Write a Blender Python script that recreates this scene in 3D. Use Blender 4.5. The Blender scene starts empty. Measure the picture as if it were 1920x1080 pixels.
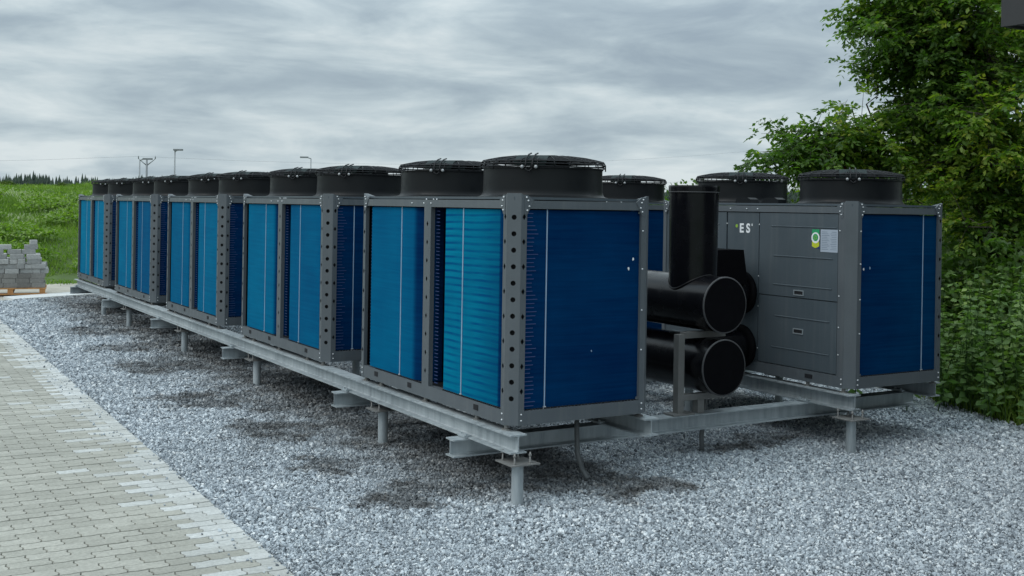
import bpy, bmesh, math, random
import numpy as np
from mathutils import Vector, Matrix

random.seed(7)
RNG = np.random.default_rng(11)
SC = bpy.context.scene
COL = SC.collection
R = math.radians

# ------------------------------------------------------------------ camera
CAM = np.array([-3.520, -5.848, 1.821])
F_PX, CX, CY = 2094.4, 960.0, 386.1
YAW, ROLL = 0.5413, 0.0163
_r = np.array([math.cos(YAW), -math.sin(YAW), 0.0])
_f = np.array([math.sin(YAW), math.cos(YAW), 0.0])
_u = np.array([0.0, 0.0, 1.0])
_r2 = _r * math.cos(ROLL) + _u * math.sin(ROLL)
_u2 = -_r * math.sin(ROLL) + _u * math.cos(ROLL)
cd = bpy.data.cameras.new('camera')
cam = bpy.data.objects.new('camera', cd)
COL.objects.link(cam)
cd.sensor_fit = 'HORIZONTAL'
cd.sensor_width = 36.0
cd.lens = F_PX / 1920 * 36.0
cd.shift_y = -(540 - CY) / 1920
cd.clip_start, cd.clip_end = 0.1, 6000
cam.matrix_world = Matrix((
    (_r2[0], _u2[0], -_f[0], CAM[0]),
    (_r2[1], _u2[1], -_f[1], CAM[1]),
    (_r2[2], _u2[2], -_f[2], CAM[2]),
    (0, 0, 0, 1)))
SC.camera = cam


def in_view(p, margin=0.0):
    """boolean mask: which of the points the photograph could see, with a margin in pixels"""
    d = p - CAM
    z = d @ _f
    zz = np.maximum(z, 0.05)
    x = 960 + F_PX * (d @ _r2) / zz
    y = CY - F_PX * (d @ _u2) / zz
    return (z > 0.3) & (x > -margin) & (x < 1920 + margin) & (y > -margin) & (y < 1080 + margin)


# ------------------------------------------------------------------ world, sun, exposure
SUN_EL, SUN_AZ = R(46), R(276)            # azimuth measured clockwise from +Y
world = bpy.data.worlds.new('World')
SC.world = world
world.use_nodes = True
nt = world.node_tree
nt.nodes.clear()


def N(t, kind, **kw):
    n = t.nodes.new(kind)
    for k, v in kw.items():
        setattr(n, k, v)
    return n


def mathn(t, op, a, b=None, c=None, clamp=False):
    n = N(t, 'ShaderNodeMath', operation=op, use_clamp=clamp)
    for i, v in enumerate((a, b, c)):
        if v is None:
            continue
        if hasattr(v, 'links') or hasattr(v, 'is_linked'):
            t.links.new(v, n.inputs[i])
        else:
            n.inputs[i].default_value = v
    return n.outputs[0]


def vmath(t, op, a, b=None, out=0):
    n = N(t, 'ShaderNodeVectorMath', operation=op)
    for i, v in enumerate((a, b)):
        if v is None:
            continue
        if hasattr(v, 'is_linked'):
            t.links.new(v, n.inputs[i])
        else:
            n.inputs[i].default_value = v
    return n.outputs[out]


def noise(t, vec, scale, detail=4, rough=0.5, dist=0.0):
    n = N(t, 'ShaderNodeTexNoise')
    n.inputs['Scale'].default_value = scale
    n.inputs['Detail'].default_value = detail
    n.inputs['Roughness'].default_value = rough
    n.inputs['Distortion'].default_value = dist
    if vec is not None:
        t.links.new(vec, n.inputs['Vector'])
    return n.outputs['Fac']


def ramp(t, fac, stops, interp='LINEAR'):
    n = N(t, 'ShaderNodeValToRGB')
    n.color_ramp.interpolation = interp
    e = n.color_ramp.elements
    while len(e) > len(stops):
        e.remove(e[-1])
    while len(e) < len(stops):
        e.new(1.0)
    for el, (p, c) in zip(e, stops):
        el.position = p
        el.color = tuple(c) + (1,) if not np.isscalar(c) else (c, c, c, 1)
    t.links.new(fac, n.inputs['Fac'])
    return n.outputs['Color']


def mix(t, fac, a, b, mode='MIX'):
    n = N(t, 'ShaderNodeMix', data_type='RGBA', blend_type=mode)
    for i, v in ((0, fac), (6, a), (7, b)):
        if hasattr(v, 'is_linked'):
            t.links.new(v, n.inputs[i])
        else:
            n.inputs[i].default_value = v if i == 0 else tuple(v) + (1,) if len(v) == 3 else v
    return n.outputs[2]


tc = N(nt, 'ShaderNodeTexCoord')
sky = N(nt, 'ShaderNodeTexSky', sky_type='NISHITA')
sky.sun_disc = False
sky.sun_elevation = SUN_EL
sky.sun_rotation = SUN_AZ
sky.air_density, sky.dust_density, sky.ozone_density = 1.0, 2.0, 1.0
sep = N(nt, 'ShaderNodeSeparateXYZ')
nt.links.new(tc.outputs['Generated'], sep.inputs[0])
dz = mathn(nt, 'MAXIMUM', sep.outputs[2], 0.0)
den = mathn(nt, 'ADD', dz, 0.085)
comb = N(nt, 'ShaderNodeCombineXYZ')
nt.links.new(mathn(nt, 'DIVIDE', sep.outputs[0], den), comb.inputs[0])
nt.links.new(mathn(nt, 'DIVIDE', sep.outputs[1], den), comb.inputs[1])
cp = comb.outputs[0]
stretch = vmath(nt, 'MULTIPLY', tc.outputs['Generated'], (1.0, 1.0, 4.2))
n1 = noise(nt, vmath(nt, 'ADD', stretch, (3.1, 7.7, 0.4)), 6.2, 9, 0.56, 0.35)
n2 = noise(nt, vmath(nt, 'ADD', stretch, (1.1, 4.7, 2.4)), 2.3, 4, 0.5, 0.3)
n3 = noise(nt, vmath(nt, 'ADD', cp, (13.1, 1.7, 2.4)), 0.7, 6, 0.55, 0.2)
cl = mathn(nt, 'ADD', mathn(nt, 'ADD', mathn(nt, 'MULTIPLY', n1, 0.48), mathn(nt, 'MULTIPLY', n2, 0.30)), mathn(nt, 'MULTIPLY', n3, 0.22))
# the shade of an overcast deck: grey bellies and paler gaps
ccol = ramp(nt, cl, [(0.385, (0.36, 0.45, 0.525)), (0.445, (0.445, 0.545, 0.61)), (0.505, (0.58, 0.685, 0.735)), (0.58, (0.77, 0.855, 0.88))])
# an overcast sky grows brighter towards the zenith
grow = mathn(nt, 'ADD', mathn(nt, 'MULTIPLY', mathn(nt, 'MAXIMUM', mathn(nt, 'SUBTRACT', dz, 0.14), 0.0), 2.1), 1.0)
cs = N(nt, 'ShaderNodeVectorMath', operation='SCALE')
nt.links.new(ccol, cs.inputs[0])
nt.links.new(mathn(nt, 'MULTIPLY', grow, 9.2), cs.inputs['Scale'])
full = mix(nt, 0.94, sky.outputs[0], cs.outputs[0])
bg = N(nt, 'ShaderNodeBackground')
bg.inputs['Strength'].default_value = 0.1
nt.links.new(full, bg.inputs['Color'])
wo = N(nt, 'ShaderNodeOutputWorld')
nt.links.new(bg.outputs[0], wo.inputs['Surface'])

sd = bpy.data.lights.new('sun', 'SUN')
sd.energy = 1.1
sd.angle = R(35)
sd.color = (1.0, 0.97, 0.92)
sun = bpy.data.objects.new('sun', sd)
COL.objects.link(sun)
sdir = Vector((math.sin(SUN_AZ) * math.cos(SUN_EL), math.cos(SUN_AZ) * math.cos(SUN_EL), math.sin(SUN_EL)))
sun.rotation_euler = sdir.to_track_quat('Z', 'Y').to_euler()
sun.location = (0, 0, 30)

vs = SC.view_settings
SC.display_settings.display_device = 'sRGB'
vs.view_transform = 'Standard'
vs.look = 'None'
vs.exposure = 0.0
vs.gamma = 1.0
vs.use_curve_mapping = False
SC.cycles.use_denoising = True
SC.cycles.max_bounces = 8
SC.cycles.diffuse_bounces = 3
SC.cycles.glossy_bounces = 4
SC.cycles.transparent_max_bounces = 4
SC.render.film_transparent = False


# ------------------------------------------------------------------ object helpers
def tag(o, label=None, cat=None, group=None, kind=None):
    for k, v in (('label', label), ('category', cat), ('group', group), ('kind', kind)):
        if v:
            o[k] = v
    return o


def empty(name, loc=(0, 0, 0), rz=0.0, **kw):
    o = bpy.data.objects.new(name, None)
    COL.objects.link(o)
    o.location = loc
    o.rotation_euler = (0, 0, rz)
    o.empty_display_size = 0.2
    return tag(o, **kw)


def copy_tree(o, parent=None):
    c = o.copy()
    COL.objects.link(c)
    c.parent = parent
    for ch in list(o.children):
        copy_tree(ch, c)
    return c


def link_copy(o, parent, loc=None):
    c = o.copy()
    COL.objects.link(c)
    c.parent = parent
    if loc is not None:
        c.location = loc
    return c


class MB:
    """collects polygons, then becomes ONE mesh object"""

    def __init__(s):
        s.v, s.f, s.m, s.sm = [], [], [], []

    def poly(s, pts, m=0, smooth=False):
        i = len(s.v)
        s.v += [tuple(p) for p in pts]
        s.f.append(tuple(range(i, i + len(pts))))
        s.m.append(m)
        s.sm.append(smooth)

    def box(s, x0, x1, y0, y1, z0, z1, m=0):
        i = len(s.v)
        s.v += [(x0, y0, z0), (x1, y0, z0), (x1, y1, z0), (x0, y1, z0), (x0, y0, z1), (x1, y0, z1), (x1, y1, z1), (x0, y1, z1)]
        for q in ((0, 3, 2, 1), (4, 5, 6, 7), (0, 1, 5, 4), (1, 2, 6, 5), (2, 3, 7, 6), (3, 0, 4, 7)):
            s.f.append(tuple(i + k for k in q))
            s.m.append(m)
            s.sm.append(False)

    def prism(s, prof, a, b, axis='y', m=0):
        """profile (list of 2d points) extruded along an axis from a to b"""
        def P(p, t):
            return {'x': (t, p[0], p[1]), 'y': (p[0], t, p[1]), 'z': (p[0], p[1], t)}[axis]
        n = len(prof)
        i = len(s.v)
        s.v += [P(p, a) for p in prof] + [P(p, b) for p in prof]
        for k in range(n):
            k2 = (k + 1) % n
            s.f.append((i + k, i + k2, i + n + k2, i + n + k))
            s.m.append(m)
            s.sm.append(False)
        s.f.append(tuple(i + k for k in range(n))[::-1])
        s.f.append(tuple(i + n + k for k in range(n)))
        s.m += [m, m]
        s.sm += [False, False]

    def lathe(s, prof, n=32, c=(0, 0, 0), axis='z', m=0, smooth=True, a0=0.0, a1=2 * math.pi):
        """profile of (radius, height)"""
        i = len(s.v)
        closed = abs(a1 - a0 - 2 * math.pi) < 1e-6
        cnt = n if closed else n + 1
        for r_, h in prof:
            for k in range(cnt):
                a = a0 + (a1 - a0) * k / n
                p = (r_ * math.cos(a), r_ * math.sin(a), h)
                if axis == 'y':
                    p = (p[0], p[2], p[1])
                elif axis == 'x':
                    p = (p[2], p[0], p[1])
                s.v.append((p[0] + c[0], p[1] + c[1], p[2] + c[2]))
        for j in range(len(prof) - 1):
            for k in range(n):
                k2 = (k + 1) % cnt if closed else k + 1
                s.f.append((i + j * cnt + k, i + j * cnt + k2, i + (j + 1) * cnt + k2, i + (j + 1) * cnt + k))
                s.m.append(m)
                s.sm.append(smooth)

    def disc(s, r_, c, axis='z', n=24, m=0):
        pts = []
        for k in range(n):
            a = 2 * math.pi * k / n
            p = (r_ * math.cos(a), r_ * math.sin(a), 0)
            if axis == 'y':
                p = (p[0], 0, p[1])
            elif axis == 'x':
                p = (0, p[0], p[1])
            pts.append((p[0] + c[0], p[1] + c[1], p[2] + c[2]))
        s.poly(pts, m)

    def tube(s, pts, rad, n=6, m=0, closed=False, smooth=True, cap=True):
        pts = [Vector(p) for p in pts]
        k = len(pts)
        rads = rad if hasattr(rad, '__len__') else [rad] * k
        i = len(s.v)
        up = Vector((0, 0, 1))
        prev = None
        for j, p in enumerate(pts):
            if closed:
                t = pts[(j + 1) % k] - pts[j - 1]
            else:
                t = pts[min(j + 1, k - 1)] - pts[max(j - 1, 0)]
            t = t.normalized() if t.length > 1e-9 else Vector((0, 0, 1))
            if prev is None:
                a = t.cross(up)
                if a.length < 1e-3:
                    a = t.cross(Vector((1, 0, 0)))
            else:
                a = prev - t * prev.dot(t)
            a.normalize()
            prev = a
            b = t.cross(a)
            for q in range(n):
                an = 2 * math.pi * q / n
                w = p + (a * math.cos(an) + b * math.sin(an)) * rads[j]
                s.v.append(tuple(w))
        for j in range(k if closed else k - 1):
            j2 = (j + 1) % k
            for q in range(n):
                q2 = (q + 1) % n
                s.f.append((i + j * n + q, i + j * n + q2, i + j2 * n + q2, i + j2 * n + q))
                s.m.append(m)
                s.sm.append(smooth)
        if cap and not closed:
            s.f.append(tuple(i + q for q in range(n))[::-1])
            s.f.append(tuple(i + (k - 1) * n + q for q in range(n)))
            s.m += [m, m]
            s.sm += [False, False]

    def mirror_x(s, w):
        s.v = [(w - x, y, z) for x, y, z in s.v]
        s.f = [f[::-1] for f in s.f]
        return s

    def mesh(s, name, mats):
        me = bpy.data.meshes.new(name)
        me.from_pydata(s.v, [], s.f)
        for m in (mats if isinstance(mats, (list, tuple)) else [mats]):
            me.materials.append(m)
        me.polygons.foreach_set('material_index', s.m)
        me.polygons.foreach_set('use_smooth', s.sm)
        me.update()
        return me

    def build(s, name, mats, parent=None, **kw):
        o = bpy.data.objects.new(name, s.mesh(name, mats))
        COL.objects.link(o)
        o.parent = parent
        return tag(o, **kw)


def mesh_from_arrays(name, verts, faces, mats, tone=None, mat_idx=None):
    """fast mesh of equal-sized polygons; tone = one value per face stored as a face attribute"""
    me = bpy.data.meshes.new(name)
    k = faces.shape[1]
    me.vertices.add(len(verts))
    me.vertices.foreach_set('co', np.ascontiguousarray(verts, dtype=np.float32).ravel())
    me.loops.add(faces.size)
    me.loops.foreach_set('vertex_index', np.ascontiguousarray(faces, dtype=np.int32).ravel())
    me.polygons.add(len(faces))
    me.polygons.foreach_set('loop_start', np.arange(0, faces.size, k, dtype=np.int32))
    me.polygons.foreach_set('loop_total', np.full(len(faces), k, dtype=np.int32))
    for m in mats:
        me.materials.append(m)
    if mat_idx is not None:
        me.polygons.foreach_set('material_index', mat_idx.astype(np.int32))
    if tone is not None:
        a = me.attributes.new('tone', 'FLOAT', 'FACE')
        a.data.foreach_set('value', tone.astype(np.float32))
    me.update(calc_edges=True)
    return me


def add_mesh(name, me, parent=None, **kw):
    o = bpy.data.objects.new(name, me)
    COL.objects.link(o)
    o.parent = parent
    return tag(o, **kw)


# ------------------------------------------------------------------ materials
def new_mat(name):
    m = bpy.data.materials.new(name)
    m.use_nodes = True
    t = m.node_tree
    b = t.nodes['Principled BSDF']
    return m, t, b


def bump(t, b, height, strength=0.3, dist=0.01):
    n = N(t, 'ShaderNodeBump')
    n.inputs['Strength'].default_value = strength
    n.inputs['Distance'].default_value = dist
    t.links.new(height, n.inputs['Height'])
    t.links.new(n.outputs[0], b.inputs['Normal'])


def simple(name, col, rough=0.5, metal=0.0, var=0.12, scale=6.0, bmp=0.0, bscale=60.0, spec=0.5, streak=0.0):
    m, t, b = new_mat(name)
    g = N(t, 'ShaderNodeNewGeometry')
    n = noise(t, g.outputs['Position'], scale, 5, 0.6)
    c = np.array(col)
    cc = ramp(t, n, [(0.25, c * (1 - var)), (0.75, c * (1 + var))])
    if streak:
        mp = N(t, 'ShaderNodeMapping')
        t.links.new(g.outputs['Position'], mp.inputs['Vector'])
        mp.inputs['Scale'].default_value = (22, 22, 0.9)
        st = noise(t, mp.outputs[0], 1.0, 5, 0.7)
        cc = mix(t, ramp(t, st, [(0.50, 0.0), (0.78, streak)]), cc, (0.24, 0.24, 0.225))
        du = noise(t, g.outputs['Position'], 70, 3, 0.7)
        cc = mix(t, ramp(t, du, [(0.60, 0.0), (0.80, streak * 0.8)]), cc, (0.26, 0.26, 0.25))
    t.links.new(cc, b.inputs['Base Color'])
    rr = ramp(t, noise(t, g.outputs['Position'], scale * 3, 3), [(0.3, max(rough - 0.08, 0.02)), (0.7, min(rough + 0.08, 1))])
    t.links.new(rr, b.inputs['Roughness'])
    b.inputs['Metallic'].default_value = metal
    b.inputs['Specular IOR Level'].default_value = spec
    if bmp:
        bump(t, b, noise(t, g.outputs['Position'], bscale, 3), bmp, 0.004)
    return m


M = {}
M['frame'] = simple('painted_frame', (0.086, 0.100, 0.112), 0.45, 0.0, 0.09, 3.0, 0.05, 220, streak=0.16)
M['panel'] = simple('painted_panel', (0.062, 0.080, 0.094), 0.45, 0.0, 0.10, 1.6, 0.03, 180, streak=0.13)
M['black_plastic'] = simple('black_plastic', (0.0065, 0.008, 0.0095), 0.45, 0.0, 0.1, 5.0, spec=0.2)
M['black_wire'] = simple('black_wire', (0.008, 0.009, 0.011), 0.5, spec=0.25)
M['motor_green'] = simple('motor_bracket_paint', (0.008, 0.018, 0.018), 0.6, spec=0.2)
M['pipe'] = simple('black_pipe', (0.0025, 0.0026, 0.004), 0.24, 0.0, 0.1, 2.0, spec=0.28)
M['pipe_rim'] = simple('pipe_rim', (0.05, 0.05, 0.053), 0.4)
M['wrap'] = simple('black_wrap', (0.003, 0.003, 0.004), 0.8, spec=0.06)
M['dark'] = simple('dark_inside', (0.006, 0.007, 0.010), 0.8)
M['screw'] = simple('zinc_screw', (0.62, 0.64, 0.66), 0.35, 0.6)
M['bolt_cap'] = simple('bolt_cap', (0.34, 0.35, 0.36), 0.4, 0.3)
M['strip'] = simple('coil_tie_strip', (0.30, 0.42, 0.56), 0.4, 0.2)
M['bracket'] = simple('stand_steel', (0.20, 0.20, 0.195), 0.5, 0.3, 0.15, 8)
M['hose'] = simple('grey_hose', (0.12, 0.13, 0.135), 0.5)
M['white_print'] = simple('white_print', (0.78, 0.80, 0.82), 0.5, 0, 0.03)
M['green_print'] = simple('green_print', (0.02, 0.30, 0.12), 0.5, 0, 0.05)
M['yellow_print'] = simple('yellow_print', (0.50, 0.55, 0.03), 0.5, 0, 0.05)
M['lime_print'] = simple('lime_print', (0.25, 0.42, 0.05), 0.5, 0, 0.05)
M['navy_print'] = simple('navy_print', (0.02, 0.03, 0.16), 0.5, 0, 0.05)
M['plate_print'] = simple('data_plate', (0.36, 0.41, 0.48), 0.35, 0, 0.05)
M['plate_line'] = simple('data_plate_lines', (0.17, 0.21, 0.27), 0.5, 0, 0.05)
M['hairpin'] = simple('hairpin_tube', (0.035, 0.060, 0.17), 0.5, 0.1)
M['handle'] = simple('handle_frame', (0.22, 0.25, 0.27), 0.4)
M['coil_back'] = simple('coil_back', (0.006, 0.010, 0.035), 0.8)


def galv():
    m, t, b = new_mat('galvanised_steel')
    g = N(t, 'ShaderNodeNewGeometry')
    mp = N(t, 'ShaderNodeMapping')
    t.links.new(g.outputs['Position'], mp.inputs['Vector'])
    mp.inputs['Scale'].default_value = (9, 9, 1.2)
    n = noise(t, mp.outputs[0], 2.2, 6, 0.65)
    n2 = noise(t, g.outputs['Position'], 1.3, 3, 0.5)
    f = mathn(t, 'ADD', mathn(t, 'MULTIPLY', n, 0.6), mathn(t, 'MULTIPLY', n2, 0.4))
    t.links.new(ramp(t, f, [(0.34, (0.23, 0.265, 0.285)), (0.5, (0.365, 0.405, 0.425)), (0.66, (0.48, 0.52, 0.535))]), b.inputs['Base Color'])
    b.inputs['Metallic'].default_value = 0.35
    t.links.new(ramp(t, n, [(0.3, 0.42), (0.7, 0.62)]), b.inputs['Roughness'])
    bump(t, b, n, 0.08, 0.004)
    return m


M['galv'] = galv()


def coil_mat(name, ripple=False):
    """blue-coated fin pack; view angle paints in shaded gaps and lit fin sides"""
    m, t, b = new_mat(name)
    g = N(t, 'ShaderNodeNewGeometry')
    mp = N(t, 'ShaderNodeMapping')
    t.links.new(g.outputs['Position'], mp.inputs['Vector'])
    mp.inputs['Scale'].default_value = (1.0, 1.0, 30)
    lines = noise(t, mp.outputs[0], 1.6, 5, 0.65)
    big = noise(t, g.outputs['Position'], 1.9, 4)
    f = mathn(t, 'ADD', mathn(t, 'MULTIPLY', lines, 0.55), mathn(t, 'MULTIPLY', big, 0.45))
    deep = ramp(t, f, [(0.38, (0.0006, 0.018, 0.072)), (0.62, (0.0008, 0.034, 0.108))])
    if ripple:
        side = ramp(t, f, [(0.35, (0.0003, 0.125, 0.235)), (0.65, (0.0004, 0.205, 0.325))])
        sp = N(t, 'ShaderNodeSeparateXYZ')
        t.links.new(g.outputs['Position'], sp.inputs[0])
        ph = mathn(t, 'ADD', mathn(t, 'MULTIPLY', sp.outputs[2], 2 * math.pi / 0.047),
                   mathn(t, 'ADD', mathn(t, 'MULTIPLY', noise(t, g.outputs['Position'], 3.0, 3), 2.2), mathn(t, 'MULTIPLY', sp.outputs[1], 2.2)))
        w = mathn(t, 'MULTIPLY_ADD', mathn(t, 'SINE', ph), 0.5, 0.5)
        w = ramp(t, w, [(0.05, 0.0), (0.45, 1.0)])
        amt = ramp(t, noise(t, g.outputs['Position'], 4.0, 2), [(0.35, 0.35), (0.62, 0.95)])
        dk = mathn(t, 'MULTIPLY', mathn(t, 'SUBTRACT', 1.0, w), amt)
        side = mix(t, dk, side, (0.0003, 0.072, 0.20))  # dark bands of the ripple reflection, put into the colour
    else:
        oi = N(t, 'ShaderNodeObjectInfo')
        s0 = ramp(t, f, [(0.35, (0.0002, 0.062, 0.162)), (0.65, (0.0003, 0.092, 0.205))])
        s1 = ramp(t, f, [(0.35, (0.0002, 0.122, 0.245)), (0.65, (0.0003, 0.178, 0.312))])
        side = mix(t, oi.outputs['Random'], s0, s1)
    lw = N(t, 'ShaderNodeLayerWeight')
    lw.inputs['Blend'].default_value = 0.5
    k = ramp(t, lw.outputs['Facing'], [(0.33, 0.0), (0.58, 1.0)], 'EASE')  # slant view gets the lit fin-side colour, face-on the shaded-gap colour
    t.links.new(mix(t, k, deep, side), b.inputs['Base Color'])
    b.inputs['Roughness'].default_value = 0.55
    b.inputs['Specular IOR Level'].default_value = 0.015
    bump(t, b, lines, 0.25, 0.003)
    return m


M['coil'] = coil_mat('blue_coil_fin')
M['coil_ripple'] = coil_mat('blue_coil_fin_ripple_shade', True)


def random_tone_mat(name, stops, rough=0.8, noise_scale=30, bmp=0.3, bdist=0.004, stain=None):
    m, t, b = new_mat(name)
    oi = N(t, 'ShaderNodeObjectInfo')
    g = N(t, 'ShaderNodeNewGeometry')
    c = ramp(t, oi.outputs['Random'], stops)
    n = noise(t, g.outputs['Position'], noise_scale, 4, 0.65)
    c = mix(t, 1.0, c, ramp(t, n, [(0.25, 0.72), (0.75, 1.15)]), 'MULTIPLY')
    big = noise(t, g.outputs['Position'], 0.8, 4, 0.6)
    c = mix(t, 1.0, c, ramp(t, big, [(0.3, 0.86), (0.7, 1.08)]), 'MULTIPLY')
    if stain:
        c = stain(t, g, c)
    t.links.new(c, b.inputs['Base Color'])
    b.inputs['Roughness'].default_value = rough
    if bmp:
        bump(t, b, n, bmp, bdist)
    return m


# wet stains left on the stones by water dripping out of the units
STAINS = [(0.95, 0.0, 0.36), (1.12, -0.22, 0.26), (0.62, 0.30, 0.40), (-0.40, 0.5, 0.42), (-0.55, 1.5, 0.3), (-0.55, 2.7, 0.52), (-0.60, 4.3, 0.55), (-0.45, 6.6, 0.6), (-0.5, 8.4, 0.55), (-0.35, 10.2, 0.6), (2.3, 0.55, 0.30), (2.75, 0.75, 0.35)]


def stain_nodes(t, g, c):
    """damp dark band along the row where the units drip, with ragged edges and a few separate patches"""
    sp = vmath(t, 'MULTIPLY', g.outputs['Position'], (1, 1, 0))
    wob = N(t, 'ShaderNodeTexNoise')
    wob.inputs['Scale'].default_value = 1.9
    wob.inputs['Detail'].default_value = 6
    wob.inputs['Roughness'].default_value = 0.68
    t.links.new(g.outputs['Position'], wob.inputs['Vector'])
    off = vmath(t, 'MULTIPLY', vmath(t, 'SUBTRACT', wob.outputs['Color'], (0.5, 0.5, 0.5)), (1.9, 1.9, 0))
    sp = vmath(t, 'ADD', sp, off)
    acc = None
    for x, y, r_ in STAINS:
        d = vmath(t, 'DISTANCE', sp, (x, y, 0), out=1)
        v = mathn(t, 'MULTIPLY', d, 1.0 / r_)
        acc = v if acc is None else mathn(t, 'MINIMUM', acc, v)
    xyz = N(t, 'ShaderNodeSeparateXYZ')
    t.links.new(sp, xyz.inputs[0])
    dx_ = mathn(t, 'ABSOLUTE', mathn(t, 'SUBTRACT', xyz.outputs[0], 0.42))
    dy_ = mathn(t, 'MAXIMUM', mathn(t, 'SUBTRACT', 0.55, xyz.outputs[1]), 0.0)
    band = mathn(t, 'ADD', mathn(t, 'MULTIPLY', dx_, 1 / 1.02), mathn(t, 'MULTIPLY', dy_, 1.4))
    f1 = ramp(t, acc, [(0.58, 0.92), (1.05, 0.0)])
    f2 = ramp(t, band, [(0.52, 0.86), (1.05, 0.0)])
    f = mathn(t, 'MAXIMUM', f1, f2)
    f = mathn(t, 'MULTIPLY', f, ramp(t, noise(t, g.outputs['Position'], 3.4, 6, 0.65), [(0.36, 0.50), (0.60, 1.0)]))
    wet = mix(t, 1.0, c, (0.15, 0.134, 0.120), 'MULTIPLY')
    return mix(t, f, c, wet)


STONE_STOPS = [(0.0, (0.095, 0.110, 0.125)), (0.15, (0.23, 0.262, 0.292)), (0.5, (0.40, 0.445, 0.485)), (0.8, (0.53, 0.58, 0.615)), (0.93, (0.68, 0.715, 0.735)), (1.0, (0.78, 0.80, 0.805))]
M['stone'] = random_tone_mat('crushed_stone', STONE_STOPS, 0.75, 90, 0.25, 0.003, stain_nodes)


def gravel_bed_mat():
    m, t, b = new_mat('gravel_bed')
    g = N(t, 'ShaderNodeNewGeometry')
    v = N(t, 'ShaderNodeTexVoronoi')
    v.inputs['Scale'].default_value = 42
    t.links.new(g.outputs['Position'], v.inputs['Vector'])
    sepc = N(t, 'ShaderNodeSeparateColor')
    t.links.new(v.outputs['Color'], sepc.inputs[0])
    c = ramp(t, sepc.outputs[0], [(p, np.array(k) * 0.62) for p, k in STONE_STOPS])
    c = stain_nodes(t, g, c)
    t.links.new(c, b.inputs['Base Color'])
    b.inputs['Roughness'].default_value = 0.9
    inv = mathn(t, 'SUBTRACT', 1.0, v.outputs['Distance'])
    bump(t, b, inv, 0.8, 0.012)
    return m


M['gravel_bed'] = gravel_bed_mat()
M['paver'] = random_tone_mat('concrete_paver', [(0.0, (0.315, 0.310, 0.270)), (0.5, (0.355, 0.350, 0.306)), (1.0, (0.395, 0.388, 0.342))], 0.85, 55, 0.3, 0.002)
M['paver_dusty'] = random_tone_mat('concrete_paver_dusty', [(0.0, (0.42, 0.425, 0.40)), (0.6, (0.475, 0.485, 0.465)), (1.0, (0.56, 0.57, 0.555))], 0.85, 55, 0.3, 0.002)


def paver_field_mat(name, lo, hi):
    m, t, b = new_mat(name)
    at = N(t, 'ShaderNodeAttribute', attribute_name='tone')
    g = N(t, 'ShaderNodeNewGeometry')
    n = noise(t, g.outputs['Position'], 40, 4, 0.6)
    big = noise(t, g.outputs['Position'], 0.8, 4, 0.6)
    c = ramp(t, at.outputs['Fac'], [(0, lo), (1, hi)])
    c = mix(t, 1.0, c, ramp(t, n, [(0.25, 0.78), (0.75, 1.15)]), 'MULTIPLY')
    c = mix(t, 1.0, c, ramp(t, big, [(0.3, 0.86), (0.7, 1.08)]), 'MULTIPLY')
    t.links.new(c, b.inputs['Base Color'])
    b.inputs['Roughness'].default_value = 0.85
    bump(t, b, n, 0.25, 0.002)
    return m


M['paver_f'] = paver_field_mat('concrete_paver_field', (0.315, 0.310, 0.270), (0.395, 0.388, 0.342))
M['paver_fd'] = paver_field_mat('concrete_paver_field_dusty', (0.43, 0.44, 0.42), (0.60, 0.615, 0.605))
M['joint'] = simple('joint_sand', (0.20, 0.20, 0.175), 0.95, 0, 0.3, 20, 0.5, 200)
M['sand'] = simple('sandy_ground', (0.36, 0.34, 0.29), 0.95, 0, 0.25, 2.2, 0.6, 40)
M['slab'] = simple('pale_concrete', (0.55, 0.565, 0.56), 0.85, 0, 0.12, 3, 0.2, 60)
M['soil'] = simple('bare_soil', (0.10, 0.075, 0.055), 0.95, 0, 0.35, 3, 0.8, 30)
M['block'] = random_tone_mat('concrete_block', [(0, (0.28, 0.285, 0.28)), (0.5, (0.38, 0.385, 0.375)), (1, (0.48, 0.485, 0.47))], 0.9, 30, 0.3, 0.003)
M['block_dark'] = random_tone_mat('concrete_block_dark', [(0, (0.16, 0.155, 0.145)), (1, (0.25, 0.245, 0.23))], 0.9, 30, 0.3, 0.003)  # darker grey tones for the three lowest courses
M['wood'] = simple('pallet_wood', (0.40, 0.20, 0.075), 0.8, 0, 0.45, 5)
M['grass_ground'] = simple('meadow_ground', (0.060, 0.100, 0.022), 0.95, 0, 0.35, 0.9, 0.6, 8)


def leaf_mat(name, stops, trans=0.35, rough=0.5):
    m, t, b = new_mat(name)
    at = N(t, 'ShaderNodeAttribute', attribute_name='tone')
    c = ramp(t, at.outputs['Fac'], stops)
    t.links.new(c, b.inputs['Base Color'])
    b.inputs['Roughness'].default_value = rough
    b.inputs['Specular IOR Level'].default_value = 0.35
    tr = N(t, 'ShaderNodeBsdfTranslucent')
    t.links.new(mix(t, 1.0, c, (1.5, 1.9, 0.6), 'MULTIPLY'), tr.inputs['Color'])
    ms = N(t, 'ShaderNodeMixShader')
    ms.inputs[0].default_value = trans
    t.links.new(b.outputs[0], ms.inputs[1])
    t.links.new(tr.outputs[0], ms.inputs[2])
    t.links.new(ms.outputs[0], t.nodes['Material Output'].inputs['Surface'])
    return m


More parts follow.
